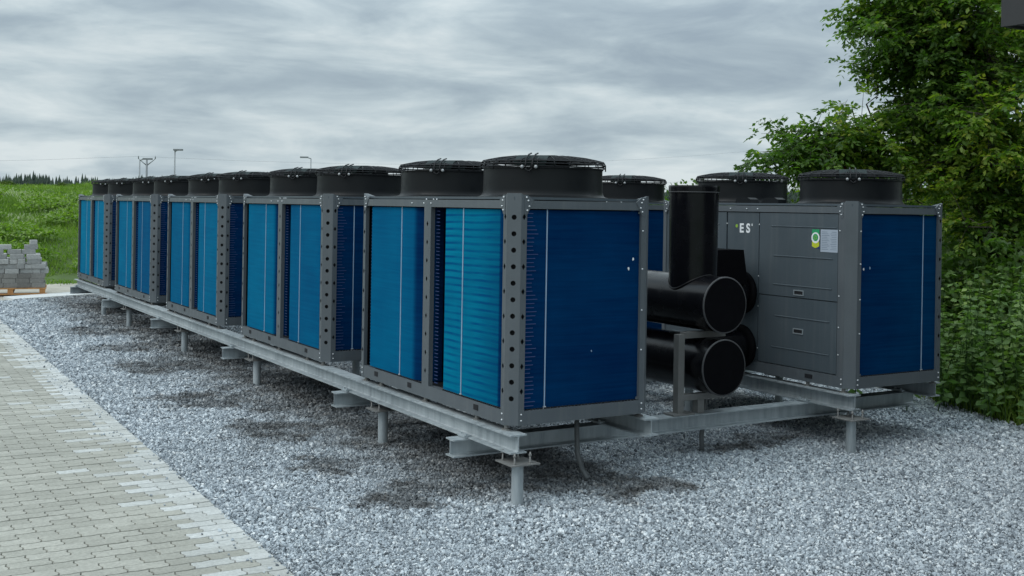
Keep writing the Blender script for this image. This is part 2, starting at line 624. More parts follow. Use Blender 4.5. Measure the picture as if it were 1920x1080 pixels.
M['leaf'] = leaf_mat('maple_leaf', [(0, (0.038, 0.080, 0.018)), (0.4, (0.085, 0.160, 0.027)), (0.75, (0.17, 0.24, 0.033)), (1, (0.27, 0.29, 0.036))], 0.45)
M['shrub'] = leaf_mat('shrub_leaf', [(0, (0.034, 0.075, 0.020)), (0.6, (0.075, 0.135, 0.030)), (1, (0.13, 0.19, 0.042))])
M['nettle'] = leaf_mat('nettle_leaf', [(0, (0.060, 0.118, 0.038)), (0.6, (0.125, 0.210, 0.064)), (1, (0.21, 0.29, 0.085))], 0.3)
M['grass'] = leaf_mat('grass_blade', [(0, (0.080, 0.150, 0.022)), (0.5, (0.15, 0.245, 0.036)), (0.9, (0.22, 0.31, 0.056)), (1, (0.34, 0.38, 0.26))], 0.3)
M['bush'] = leaf_mat('bush_leaf', [(0, (0.045, 0.075, 0.022)), (0.6, (0.085, 0.125, 0.034)), (1, (0.15, 0.16, 0.05))], 0.25)
M['spruce'] = leaf_mat('spruce_needles', [(0, (0.012, 0.027, 0.017)), (1, (0.027, 0.050, 0.027))], 0.1, 0.7)
M['red_leaf'] = leaf_mat('withered_leaf', [(0, (0.20, 0.05, 0.03)), (1, (0.28, 0.08, 0.04))])
M['bark'] = simple('bark', (0.045, 0.038, 0.030), 0.9, 0, 0.35, 12, 0.8, 40)
M['pole_grey'] = simple('pole_grey', (0.30, 0.32, 0.335), 0.6)
M['pole_dark'] = simple('pole_timber', (0.22, 0.235, 0.25), 0.8)
M['roof_grey'] = simple('roof_metal', (0.085, 0.085, 0.09), 0.5)
M['roof_dark'] = simple('roof_trim', (0.02, 0.02, 0.022), 0.5)
M['wall'] = simple('building_wall', (0.16, 0.16, 0.165), 0.7)

ZB = 0.47          # underside of the units above the gravel

# ------------------------------------------------------------------ setting: ground sheets
EDGE0, EDGED = np.array([-1.603, -0.71]), np.array([0.0113, 1.0])
EDGED = EDGED / np.linalg.norm(EDGED)
EDGEN = np.array([-EDGED[1], EDGED[0]])        # away from the gravel


def sheet(name, pts, z, mat):
    mb = MB()
    mb.poly([(x, y, z) for x, y in pts])
    return mb.build(name, mat, kind='structure')


sheet('ground', [(-3000, -3000), (3000, -3000), (3000, 3000), (-3000, 3000)], -0.06, M['grass_ground'])
e = lambda s, t=0.0: tuple(EDGE0 + EDGED * s + EDGEN * t)
sheet('gravel_bed', [e(-9.0), (9.0, -9.6), (2.0, -4.5), (5.05, -0.4), (5.2, 0.25), (5.45, 1.0), (6.2, 3.2), (8.2, 9.5), (9.5, 17.6), (5.0, 17.6), (0.9, 16.5), (-1.0, 15.55), e(15.6)], -0.006, M['gravel_bed'])
sheet('sandy_strip', [(-12, 12.0), (-1.0, 15.4), (0.9, 16.3), (5, 17.4), (11, 18), (11, 24), (2.5, 22.0), (-12, 28)], -0.03, M['sand'])
mb = MB()
sl = [(-0.85, 15.75), (0.95, 16.65), (4.6, 17.7), (4.5, 18.3), (0.75, 17.25), (-0.95, 16.35)]
mb.poly([(x, y, 0.02) for x, y in sl])
for i in range(6):
    a, b_ = sl[i], sl[(i + 1) % 6]
    mb.poly([(a[0], a[1], -0.05), (b_[0], b_[1], -0.05), (b_[0], b_[1], 0.02), (a[0], a[1], 0.02)])
mb.build('concrete_strip', M['slab'], kind='structure')
sheet('soil', [(2.4, -5.2), (9.5, -9), (16, -6), (18, 20), (9.3, 17.5), (8.0, 9.5), (6.0, 3.2), (5.25, 1.0), (5.0, 0.25), (4.85, -0.4)], -0.014, M['soil'])

# ------------------------------------------------------------------ pavement of zigzag pavers
pave = empty('pavement', (0, 0, 0), kind='structure')
PW, PH, PT = 0.2, 0.1, 0.012


def paver_outline():
    a, b_ = 0.004, 0.007
    lo = [(x, a * (1 if k % 2 else -1)) for k, x in enumerate(np.linspace(0, PW, 5))]
    hi = [(x, y + PH) for x, y in lo][::-1]
    rt = [(PW + b_, PH * 0.33), (PW - b_, PH * 0.67)]
    lf = [(-b_, PH * 0.67), (b_, PH * 0.33)]
    return np.array(lo + rt + hi + lf) - np.array([PW / 2, PH / 2])


out = paver_outline()
ins = 1 - np.array([0.016, 0.032])
ins2 = 1 - np.array([0.042, 0.084])
n_o = len(out)
pv = np.vstack([np.c_[out * ins, np.full(n_o, -PT)], np.c_[out * ins2, np.zeros(n_o)]])
pf_top = list(range(n_o, 2 * n_o))
pf_side = [(k, (k + 1) % n_o, n_o + (k + 1) % n_o, n_o + k) for k in range(n_o)]


pvh = pv.copy()
pvh[:, 0] = np.maximum(pvh[:, 0], 0.002 + 0.0 * pvh[:, 0])      # cut pavers along the gravel keep only their outer half
pvh[n_o:, 0] = np.maximum(pvh[n_o:, 0], 0.004)


def paver_mesh(mat, pv=pv):
    me = bpy.data.meshes.new('paver')
    me.from_pydata([tuple(p) for p in pv], [], [tuple(pf_top)] + pf_side)
    me.materials.append(mat)
    return me


pm, pmd = paver_mesh(M['paver']), paver_mesh(M['paver_dusty'])
ph, phd = paver_mesh(M['paver'], pvh), paver_mesh(M['paver_dusty'], pvh)
cells = []
for row in range(-20, 150):
    s = row * PH
    for k in range(-1 if row % 2 else 0, 26):
        t_ = 0.1 + (0.1 if row % 2 else 0.0) + k * PW
        cells.append((s, t_, row, k))
cells = np.array(cells)
cpos = EDGE0 + np.outer(cells[:, 0], EDGED) + np.outer(cells[:, 1], EDGEN)
p3 = np.c_[cpos, np.full(len(cpos), 0.012)]
keep = in_view(p3, 260)
cells, p3 = cells[keep], p3[keep]
seen = in_view(p3, 10)
dist = np.linalg.norm(p3 - CAM, axis=1)
order = np.argsort(dist + np.where(seen, 0, 100))
near = set(order[:300].tolist())
ang = math.atan2(EDGEN[1], EDGEN[0])
ca, sa = math.cos(ang), math.sin(ang)
fv, ff, ftone, fmi, ftop = [], [], [], [], []
stuff = MB()
tones, midx = [], []
for i in range(len(cells)):
    half = cells[i, 3] < 0
    k = max(int(cells[i, 3]), 0)
    pd = {0: 0.85, 1: 0.14, 2: 0.03}.get(k, 0.0) if not half else 1.0
    dusty = random.random() < pd
    dzp = random.uniform(-0.002, 0.002)
    if i in near:
        o = bpy.data.objects.new('paver', (phd if dusty else ph) if half else (pmd if dusty else pm))
        COL.objects.link(o)
        o.parent = pave
        o.location = (p3[i, 0], p3[i, 1], 0.012 + dzp)
        o.rotation_euler = (random.uniform(-.008, .008), random.uniform(-.006, .006), ang + random.uniform(-.006, .006))
    else:
        hv = pvh if half else pv
        w = np.c_[hv[:, 0] * ca - hv[:, 1] * sa + p3[i, 0], hv[:, 0] * sa + hv[:, 1] * ca + p3[i, 1], hv[:, 2] + 0.012 + dzp]
        b0 = len(stuff.v)
        stuff.v += [tuple(q) for q in w]
        for f in [tuple(pf_top)] + pf_side:
            stuff.f.append(tuple(b0 + q for q in f))
            stuff.m.append(1 if dusty else 0)
            stuff.sm.append(False)
        tones += [random.random()] * (n_o + 1)
me = stuff.mesh('paver_field', [M['paver_f'], M['paver_fd']])
at_ = me.attributes.new('tone', 'FLOAT', 'FACE')
at_.data.foreach_set('value', np.array(tones, dtype=np.float32))
add_mesh('paver_field', me, pave, kind='stuff')
mb = MB()
mb.poly([e(-8, 0) + (-0.002,), e(18, 0) + (-0.002,), e(18, 9) + (-0.002,), e(-8, 9) + (-0.002,)])
mb.build('joint_sand', M['joint'], pave)
# the pavement goes on beyond the pieces
sheet('paved_yard', [e(-8, 4.9), e(16, 4.9), e(16, 30), e(-8, 30)], 0.004, M['paver_f'])

# ------------------------------------------------------------------ gravel: crushed stones
def gravel_points():
    pts, sc = [], []
    bands = [(0.0, 6.0, 10500, 0.0066), (6.0, 9.5, 7200, 0.0078), (9.5, 14.0, 4000, 0.0103), (14.0, 27.0, 1900, 0.0148)]
    for d0, d1, dens, size in bands:
        x0, x1, y0, y1 = -2.2, 9.0, -5.0, 18.0
        n = int((x1 - x0) * (y1 - y0) * dens)
        p = np.c_[RNG.uniform(x0, x1, n), RNG.uniform(y0, y1, n)]
        d = np.hypot(p[:, 0] - CAM[0], p[:, 1] - CAM[1])
        p = p[(d >= d0) & (d < d1)]
        # inside the gravel area
        side = (p - EDGE0) @ EDGEN
        wob = 0.022 * np.sin(p[:, 1] * 5.1) + 0.015 * np.sin(p[:, 1] * 13.7 + 1) + RNG.normal(0, 0.018, len(p))
        far_ = np.interp(p[:, 0], [-2, -1, 0.9, 5, 9.5], [15.2, 15.55, 16.5, 17.6, 17.6]) + RNG.normal(0, 0.05, len(p))
        rgt = np.interp(p[:, 1], [-5, -0.4, 0.25, 1.0, 3.2, 9.5, 17.6], [4.6, 5.05, 5.2, 5.45, 6.2, 8.2, 9.4]) + RNG.normal(0, 0.06, len(p))
        ok = (side < wob) & (p[:, 1] < far_) & (p[:, 0] < rgt)
        p = p[ok]
        p3 = np.c_[p, np.zeros(len(p))]
        p3 = p3[in_view(p3, 330)]
        p3[:, 2] = RNG.uniform(-0.006, 0.006, len(p3)) + 0.006 * np.sin(p3[:, 0] * 4.1 + 1.3 * np.sin(p3[:, 1] * 2.3)) * np.sin(p3[:, 1] * 3.3)
        pts.append(p3)
        sc.append(size * np.clip(RNG.lognormal(0, 0.36, len(p3)), 0.45, 2.3))
    # a few stones kicked on to the pavers
    n = 260
    s = RNG.uniform(-2, 14, n)
    t_ = np.abs(RNG.normal(0, 0.14, n)) + 0.02
    q = EDGE0 + np.outer(s, EDGED) + np.outer(t_, EDGEN)
    pts.append(np.c_[q, np.full(n, 0.017)])
    sc.append(0.008 * RNG.lognormal(0, 0.3, n))
    return np.vstack(pts), np.concatenate(sc)


gp, gs = gravel_points()
gme = bpy.data.meshes.new('gravel')
gme.vertices.add(len(gp))
gme.vertices.foreach_set('co', gp.astype(np.float32).ravel())
ga = gme.attributes.new('size', 'FLOAT', 'POINT')
ga.data.foreach_set('value', gs.astype(np.float32))
gme.update()
gravel = add_mesh('gravel', gme, kind='stuff', label='grey crushed stone gravel under and around the units', cat='gravel')
gn = bpy.data.node_groups.new('gravel_stones', 'GeometryNodeTree')
gn.interface.new_socket('Geometry', in_out='INPUT', socket_type='NodeSocketGeometry')
gn.interface.new_socket('Geometry', in_out='OUTPUT', socket_type='NodeSocketGeometry')
gi, go = gn.nodes.new('NodeGroupInput'), gn.nodes.new('NodeGroupOutput')
L = gn.links.new
m2p = gn.nodes.new('GeometryNodeMeshToPoints')
L(gi.outputs[0], m2p.inputs[0])
join = gn.nodes.new('GeometryNodeGeometryToInstance')
for k in range(6):
    ico = gn.nodes.new('GeometryNodeMeshIcoSphere')
    ico.inputs['Radius'].default_value = 1.0
    ico.inputs['Subdivisions'].default_value = 1
    sp_ = gn.nodes.new('GeometryNodeSetPosition')
    L(ico.outputs['Mesh'], sp_.inputs['Geometry'])
    rv = gn.nodes.new('FunctionNodeRandomValue')
    rv.data_type = 'FLOAT_VECTOR'
    rv.inputs[0].default_value = (-0.42, -0.42, -0.42)
    rv.inputs[1].default_value = (0.42, 0.42, 0.42)
    rv.inputs['Seed'].default_value = k + 3
    L(rv.outputs[0], sp_.inputs['Offset'])
    sm = gn.nodes.new('GeometryNodeSetMaterial')
    sm.inputs['Material'].default_value = M['stone']
    L(sp_.outputs[0], sm.inputs[0])
    L(sm.outputs[0], join.inputs[0])
iop = gn.nodes.new('GeometryNodeInstanceOnPoints')
L(m2p.outputs[0], iop.inputs['Points'])
L(join.outputs[0], iop.inputs['Instance'])
iop.inputs['Pick Instance'].default_value = True
rr = gn.nodes.new('FunctionNodeRandomValue')
rr.data_type = 'FLOAT_VECTOR'
rr.inputs[1].default_value = (6.28, 6.28, 6.28)
L(rr.outputs[0], iop.inputs['Rotation'])
na = gn.nodes.new('GeometryNodeInputNamedAttribute')
na.data_type = 'FLOAT'
na.inputs['Name'].default_value = 'size'
rs = gn.nodes.new('FunctionNodeRandomValue')
rs.data_type = 'FLOAT_VECTOR'
rs.inputs[0].default_value = (0.75, 0.6, 0.5)
rs.inputs[1].default_value = (1.25, 1.0, 0.85)
rs.inputs['Seed'].default_value = 9
vm = gn.nodes.new('ShaderNodeVectorMath')
vm.operation = 'SCALE'
L(rs.outputs[0], vm.inputs[0])
L(na.outputs[0], vm.inputs['Scale'])
L(vm.outputs[0], iop.inputs['Scale'])
L(iop.outputs[0], go.inputs[0])
mod = gravel.modifiers.new('stones', 'NODES')
mod.node_group = gn

# ------------------------------------------------------------------ steel support frame
frame = empty('support_frame', (0, 0, 0), label='galvanised I-beam frame on short steel piles carrying both rows of units', cat='steel frame')
BT, BB = ZB - 0.036, ZB - 0.151


def ibeam_prof(c, zt, h=0.115, w=0.116, tf=0.009, tw=0.007, fil=0.008):
    x = w / 2
    k = tw / 2
    zb = zt - h
    return [(c - x, zb), (c + x, zb), (c + x, zb + tf), (c + k + fil, zb + tf + 0.001), (c + k, zb + tf + fil), (c + k, zt - tf - fil), (c + k + fil, zt - tf - 0.001), (c + x, zt - tf), (c + x, zt), (c - x, zt), (c - x, zt - tf),
            (c - k - fil, zt - tf - 0.001), (c - k, zt - tf - fil), (c - k, zb + tf + fil), (c - k - fil, zb + tf + 0.001), (c - x, zb + tf)]


BEAMS = [(0.022, -0.08, 14.62), (1.078, -0.03, 14.62), (3.065, 0.03, 14.69), (4.17, 0.18, 14.69)]
for c, y0, y1 in BEAMS:
    mb = MB()
    mb.prism(ibeam_prof(c, BT), y0, y1, 'y')
    mb.build('long_beam', M['galv'], frame)
CROSS = [0.50, 2.47, 5.50, 8.58, 11.60, 14.35]
for yc in CROSS:
    mb = MB()
    mb.prism(ibeam_prof(yc, BB - 0.001), -0.14, 4.29, 'x')
    mb.build('cross_beam', M['galv'], frame)
    for c, y0, y1 in BEAMS:
        for sx in (-1, 1):
            mb = MB()
            x = c + sx * 0.058
            mb.box(x - 0.026, x + 0.026, yc - 0.05, yc + 0.05, BB + 0.0095, BB + 0.02)
            xa = x + sx * 0.002
            mb.box(min(xa, xa + sx * 0.018), max(xa, xa + sx * 0.018), yc - 0.05, yc + 0.05, BB + 0.0005, BB + 0.0095)
            for sy in (-1, 1):
                mb.lathe([(0.010, BB + 0.0195), (0.010, BB + 0.03), (0.0, BB + 0.03)], 6, (x + sx * 0.006, yc + sy * 0.03, 0), smooth=False)
            mb.build('beam_clamp', M['galv'], frame)
PILES = [-0.04, 1.93, 4.93, 7.65, 10.65, 12.45]
pile_m = plate_m = rod_m = None
mb = MB()
mb.lathe([(0.037, -0.1), (0.037, 0.256)], 20)
pile_m = mb.mesh('pile', M['galv'])
mb = MB()
mb.box(-0.1, 0.1, -0.1, 0.1, 0.256, 0.264)
plate_m = mb.mesh('cap_plate', M['bracket'])
mb = MB()
mb.lathe([(0.006, 0.25), (0.006, BB + 0.012), (0, BB + 0.012)], 6)
mb.lathe([(0.011, 0.264), (0.011, 0.273), (0, 0.273)], 6, smooth=False)
mb.lathe([(0.011, BB - 0.010), (0.011, BB - 0.001), (0, BB - 0.001)], 6, smooth=False)
rod_m = mb.mesh('threaded_rod', M['bracket'])
for c, y0, y1 in BEAMS:
    for pi_, y in enumerate(PILES):
        if pi_ == 0 and c in (1.078, 4.17):
            continue
        p = add_mesh('pile', pile_m, frame)
        p.location = (c + (0.02 if c < 2 else -0.02), max(y, y0 + 0.02), 0)
        add_mesh('cap_plate', plate_m, p)
        for sx in (-0.065, 0.045):
            for sy in (-0.07, 0.07):
                q = add_mesh('threaded_rod', rod_m, p)
                q.location = (sx, sy, 0)

# ------------------------------------------------------------------ heat pump units
W, LN, HP = 1.097, 2.326, 1.43
CH, PE = 0.064, 0.106         # chamfer and extent of a corner post
RAILB, RT0, RT1 = 0.088, 1.335, 1.386


def holed_strip(mb, org, ud, width, z0, z1, holes, pat, m=0):
    """vertical strip (along direction ud) with real holes; holes = list of z, pat = outline points about the hole's centre (8)"""
    org, ud = Vector(org), Vector(ud)
    P = lambda u, z: org + ud * u + Vector((0, 0, z))
    zc = z0
    rad = max(p[1] for p in pat) + 0.012
    for hz in sorted(holes):
        a, b_ = hz - rad, hz + rad
        if a < zc or b_ > z1:
            continue
        mb.poly([P(0, zc), P(width, zc), P(width, a), P(0, a)], m)
        c = width / 2
        outer = [(width, hz), (width, b_), (c, b_), (0, b_), (0, hz), (0, a), (c, a), (width, a)]
        for k in range(8):
            k2 = (k + 1) % 8
            mb.poly([P(*outer[k]), P(*outer[k2]), P(c + pat[k2][0], hz + pat[k2][1]), P(c + pat[k][0], hz + pat[k][1])], m)
        zc = b_
    mb.poly([P(0, zc), P(width, zc), P(width, z1), P(0, z1)], m)


ROUND = [(0.0165 * math.cos(k * math.pi / 4), 0.0165 * math.sin(k * math.pi / 4)) for k in range(8)]
DIAM = [(0.0125, 0), (0.007, 0.009), (0, 0.019), (-0.007, 0.009), (-0.0125, 0), (-0.007, -0.009), (0, -0.019), (0.007, -0.009)]
HOLES_R = [0.165 + 0.1015 * k for k in range(12)]
HOLES_D = [0.21 + 0.1535 * k for k in range(8)]
HOLES_M = [0.19 + 0.1285 * k for k in range(9)]


def corner_post(holed):
    """post of the corner at (0,0): flats on x=0 and y=0, chamfer between"""
    mb = MB()
    hd = HOLES_D if holed else []
    hr = HOLES_R if holed else []
    f = PE - CH
    zt = HP
    holed_strip(mb, (0, PE, 0), (0, -1, 0), f, 0, zt - 0.03, hd, DIAM)
    holed_strip(mb, (0, CH, 0), (math.sqrt(.5), -math.sqrt(.5), 0), CH * math.sqrt(2), 0, zt, hr, ROUND)
    holed_strip(mb, (CH, 0, 0), (1, 0, 0), f, 0, zt - 0.03, hd, DIAM)
    # closed top and bottom, returns to the inside
    mb.poly([(0, CH, zt), (CH, 0, zt), (PE, 0, zt - 0.03), (PE, PE, zt - 0.03), (0, PE, zt - 0.03)])
    mb.poly([(0, CH, zt), (0, PE, zt - 0.03), (0, CH, zt - 0.03)])
    mb.poly([(CH, 0, zt), (CH, 0, zt - 0.03), (PE, 0, zt - 0.03)])
    mb.poly([(0, PE, 0), (PE, PE, 0), (PE, 0, 0), (CH, 0, 0), (0, CH, 0)])
    mb.poly([(0, PE, 0), (0, PE, zt - 0.03), (0.03, PE, zt - 0.03), (0.03, PE, 0)])
    mb.poly([(PE, 0, 0), (PE, 0.03, 0), (PE, 0.03, zt - 0.03), (PE, 0, zt - 0.03)])
    # 45-degree gussets where the rails run in
    for a in (0, 1):
        tri = [(PE, 1.30), (PE + 0.045, RT1 + 0.002), (PE, 1.42), (PE - 0.02, 1.42), (PE - 0.02, 1.30)]
        pts0 = [((-0.003, u, z) if a == 0 else (u, -0.003, z)) for u, z in tri]
        pts1 = [((0.004, u, z) if a == 0 else (u, 0.004, z)) for u, z in tri]
        mb.poly(pts0 if a else pts0[::-1])
        for k in range(5):
            k2 = (k + 1) % 5
            mb.poly([pts0[k], pts0[k2], pts1[k2], pts1[k]])
    # black sheets painting in the enclosed shade seen through the holes
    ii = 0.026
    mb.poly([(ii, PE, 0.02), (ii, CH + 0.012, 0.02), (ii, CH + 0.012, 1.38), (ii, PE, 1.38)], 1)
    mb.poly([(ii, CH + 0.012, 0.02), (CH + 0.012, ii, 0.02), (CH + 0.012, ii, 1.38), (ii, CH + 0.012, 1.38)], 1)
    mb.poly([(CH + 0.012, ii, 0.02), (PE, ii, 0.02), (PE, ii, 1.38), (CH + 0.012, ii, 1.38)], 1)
    return mb


def post_at(mb, fx, fy):
    """move a corner post from (0,0) to another corner by mirroring"""
    v = []
    for x, y, z in mb.v:
        v.append((W - x if fx else x, LN - y if fy else y, z))
    mb.v = v
    if fx != fy:
        mb.f = [f[::-1] for f in mb.f]
    return mb


def coil_sheet(path, depth=0.03):
    """fin pack bent along a path in plan (outer line); outside lies to the right of the path"""
    mb = MB()
    za, zb_ = 0.094, 1.328
    n = len(path)
    off = []
    for k in range(n):
        a, c = path[max(k - 1, 0)], path[min(k + 1, n - 1)]
        dx_, dy_ = c[0] - a[0], c[1] - a[1]
        l_ = math.hypot(dx_, dy_)
        off.append((path[k][0] - dy_ / l_ * depth, path[k][1] + dx_ / l_ * depth))
    i0 = len(mb.v)
    for (x, y) in path:
        mb.v += [(x, y, za), (x, y, zb_)]
    for k in range(n - 1):
        q = i0 + 2 * k
        mb.f.append((q, q + 1, q + 3, q + 2))
        mb.m.append(0)
        mb.sm.append(True)
    for k in range(n - 1):
        a, b_, c, d = path[k], path[k + 1], off[k + 1], off[k]
        mb.poly([(a[0], a[1], zb_), (d[0], d[1], zb_), (c[0], c[1], zb_), (b_[0], b_[1], zb_)], 1)
        mb.poly([(d[0], d[1], za), (c[0], c[1], za), (c[0], c[1], zb_), (d[0], d[1], zb_)], 1)
    for k in (0, n - 1):
        a, d = path[k], off[k]
        mb.poly([(a[0], a[1], za), (d[0], d[1], za), (d[0], d[1], zb_), (a[0], a[1], zb_)], 0)
    return mb


XO = 0.022


def coil_near():
    # from the cut edge by the middle post to the near corner, where it bends in behind the post
    p = [(XO, 0.915), (XO, 0.7), (XO, 0.45), (XO, 0.19)]
    return coil_sheet(p + [(XO + 0.10 - 0.10 * math.cos(a), 0.19 - 0.10 * math.sin(a)) for a in np.linspace(0.2, 1.2, 6)])


def coil_far():
    # from the far corner to the middle post, where it bends inwards
    p = [(XO, 2.145), (XO, 1.9), (XO, 1.65), (XO, 1.42)]
    return coil_sheet(p + [(XO + 0.16 - 0.16 * math.cos(a), 1.42 - 0.20 * math.sin(a)) for a in np.linspace(0.15, 1.5, 9)])


def coil_front():
    return coil_sheet([(0.105, XO), (0.35, XO), (0.7, XO), (1.03, XO)][::1], 0.03)


def screws_at(mb, pts, axis):
    for x, y, z in pts:
        if axis == 'x-':
            mb.lathe([(0.0062, 0), (0.0054, -0.005), (0.0, -0.006)], 6, (x, y, z), 'x')
        elif axis == 'y-':
            mb.lathe([(0.0062, 0), (0.0054, -0.005), (0.0, -0.006)], 6, (x, y, z), 'y')
        elif axis == 'x+':
            mb.lathe([(0.0062, 0), (0.0054, 0.005), (0.0, 0.006)], 6, (x, y, z), 'x')
        else:
            mb.lathe([(0.0062, 0), (0.0054, 0.005), (0.0, 0.006)], 6, (x, y, z), 'z')


def build_unit(name, mir, rippled=False):
    root = empty(name)

    def B(mb, pname, mats, parent=root, **kw):
        if mir:
            mb.mirror_x(W)
        return mb.build(pname, mats, parent, **kw)

    # posts: holed on the coil side, plain on the panel side
    for fx, fy in ((0, 0), (0, 1), (1, 0), (1, 1)):
        B(post_at(corner_post(not fx), fx, fy), 'corner_post', [M['frame'], M['dark']])
    # middle post of the coil side
    mb = MB()
    y0, y1 = 1.103, 1.206
    holed_strip(mb, (0.002, y1, 0), (0, -1, 0), y1 - y0, RAILB, RT0, HOLES_M, DIAM)
    for y in (y0, y1):
        mb.poly([(0.002, y, RAILB), (0.035, y, RAILB), (0.035, y, RT0), (0.002, y, RT0)])
    mb.poly([(0.034, y0, RAILB), (0.034, y1, RAILB), (0.034, y1, RT0), (0.034, y0, RT0)], 1)  # black back paints in the shade behind the holes
    B(mb, 'middle_post', [M['frame'], M['dark']])
    # rails
    def rail(x0, x1, y0, y1, z0, z1, nm, slots=()):
        mb = MB()
        mb.box(x0, x1, y0, y1, z0, z1)
        o = B(mb, nm, M['frame'])
        for (a, b_, c, d, e_, f_) in slots:
            mb = MB()
            mb.box(a, b_, c, d, e_, f_)
            B(mb, 'rail_hole_shade', M['dark'], o)  # dark box stands in for the shaded hole in the rail
        return o
    p = PE
    for fy in (0, 1):
        ya, yb = (0.002, 0.06) if not fy else (LN - 0.06, LN - 0.002)
        rail(p, W - p, ya, yb, RT0, RT1, 'top_rail')
        rail(p, W - p, ya, yb, 0.0, RAILB, 'bottom_rail')
    sl = [(-0.001, 0.02, y - 0.03, y + 0.03, 0.035, 0.07) for y in (0.42, 1.40, 1.98)]
    for fx in (0, 1):
        xa, xb = (0.002, 0.06) if not fx else (W - 0.06, W - 0.002)
        rail(xa, xb, p, LN - p, RT0, RT1, 'top_rail')
        rail(xa, xb, p, LN - p, 0.0, RAILB, 'bottom_rail',
             sl if not fx else [(W - 0.02, W + 0.001, 0.38, 0.46, 0.03, 0.062)])
    # deck
    mb = MB()
    mb.box(0.03, W - 0.03, 0.03, LN - 0.03, 1.392, 1.408)
    B(mb, 'top_deck', M['panel'])
    # floor pan and core
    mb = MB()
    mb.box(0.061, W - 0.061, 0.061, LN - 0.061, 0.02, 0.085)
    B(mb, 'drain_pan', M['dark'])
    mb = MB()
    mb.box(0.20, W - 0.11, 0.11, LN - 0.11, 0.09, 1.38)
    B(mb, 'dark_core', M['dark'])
    # feet on the beams
    for fx in (0, 1):
        x = 0.035 if not fx else W - 0.035
        for y in (0.09, 0.46, 1.2, 1.95, LN - 0.09):
            mb = MB()
            mb.lathe([(0.03, -0.036), (0.03, -0.028), (0.015, -0.026), (0.015, -0.004), (0.03, -0.003), (0.03, 0.0)], 12, (x, y, 0), smooth=False)
            B(mb, 'rubber_foot', M['bracket'])
    # coils
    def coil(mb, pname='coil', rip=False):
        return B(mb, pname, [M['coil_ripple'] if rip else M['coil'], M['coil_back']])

    def strip(parent, x0, x1, y0, y1):
        mb = MB()
        mb.box(x0, x1, y0, y1, 0.09, 1.332)
        B(mb, 'tie_strip', M['strip'], parent)
        mb = MB()
        mb.box(x0 - 0.006 if x1 - x0 > 0.005 else x0 - 0.003, x1 + 0.006 if x1 - x0 > 0.005 else x1, y0 - 0.006 if y1 - y0 > 0.005 else y0 - 0.003, y1 + 0.006 if y1 - y0 > 0.005 else y1, 0.088, 0.104)
        B(mb, 'strip_clip', M['screw'], parent)

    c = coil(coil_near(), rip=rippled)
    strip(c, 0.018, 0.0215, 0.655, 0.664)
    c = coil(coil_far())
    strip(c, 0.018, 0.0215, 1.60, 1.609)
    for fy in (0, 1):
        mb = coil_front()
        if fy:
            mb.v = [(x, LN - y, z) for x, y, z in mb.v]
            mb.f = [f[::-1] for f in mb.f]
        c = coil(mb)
        if fy == 0:
            strip(c, 0.262, 0.270, 0.018, 0.0215)
            mb = MB()
            mb.box(1.032, 1.040, 0.010, 0.05, 0.095, 1.325)
            mb.box(0.97, 1.032, 0.006, 0.010, 1.312, 1.326)
            mb.box(0.97, 1.032, 0.006, 0.010, 0.094, 0.112)
            B(mb, 'end_plate', M['frame'], c)
    # hairpin bends beside the posts
    mb = MB()
    z = 0.11
    while z < 1.32:
        if not mir:
            mb.box(0.106, 0.106 + 0.05 + 0.05 * random.random(), 0.0185, 0.024, z, z + 0.005)
        mb.box(0.045, 0.05, 1.05, 1.10, z, z + 0.005)
        mb.box(0.035, 0.05, 2.15, 2.185, z, z + 0.006)
        z += 0.0254
    B(mb, 'hairpin_bends', M['hairpin'], kind='stuff')
    mb = MB()
    for k in range(34):
        x = 0.13 + k * 0.0262
        mb.box(x, x + 0.013, 0.008, 0.018, 0.0885, 0.0965)
    for k in range(30):
        y = 0.13 + k * 0.0262
        mb.box(0.008, 0.018, y, y + 0.013, 0.0885, 0.0965)
        y += 1.11
        mb.box(0.008, 0.018, y, y + 0.013, 0.0885, 0.0965)
    B(mb, 'fin_comb', M['dark'], kind='stuff')
    # panels of the service side (x = W before mirroring; drawn on x = W)
    def panel(y0, y1, z0, z1, x=W - 0.012, proud=0.0, nm='side_panel', grooves=(), handle=None, lip=True):
        mb = MB()
        xo = W - 0.008 + proud
        mb.box(x - 0.012, xo, y0, y1, z0, z1)
        for ya, yb, z in grooves:
            mb.prism([(xo, z - 0.006), (xo + 0.005, z - 0.001), (xo + 0.005, z + 0.003), (xo, z + 0.006)], ya, yb, 'y')
        o = B(mb, nm, M['panel'])
        if handle:
            hy, hz = handle
            mb = MB()
            a, b_ = 0.055, 0.022
            xx = xo + 0.0005
            t = 0.008
            mb.box(xx, xx + 0.006, hy - a, hy + a, hz + b_ - t, hz + b_)
            mb.box(xx, xx + 0.006, hy - a, hy + a, hz - b_, hz - b_ + t)
            mb.box(xx, xx + 0.006, hy - a, hy - a + t, hz - b_ + t, hz + b_ - t)
            mb.box(xx, xx + 0.006, hy + a - t, hy + a, hz - b_ + t, hz + b_ - t)
            mb.box(xx, xx + 0.002, hy - a + t, hy + a - t, hz - b_ + t, hz + b_ - t, 1)
            B(mb, 'handle', [M['handle'], M['dark']], o)
        return o
    mb = MB()
    mb.box(W - 0.03, W - 0.004, PE + 0.001, 0.138, 0.09, 1.334)
    mb.box(W - 0.03, W - 0.004, 2.222, LN - PE - 0.001, 0.09, 1.334)
    B(mb, 'panel_jamb', M['frame'])
    o = panel(0.145, 1.0, 0.655, 1.329, grooves=[(0.16, 0.86, 1.22), (0.20, 0.83, 0.979), (0.20, 0.83, 0.745)], handle=(0.545, 0.694))
    panel(0.145, 1.0, 0.095, 0.648, grooves=[(0.22, 0.81, 0.489), (0.22, 0.84, 0.232)], handle=(0.545, 0.386))
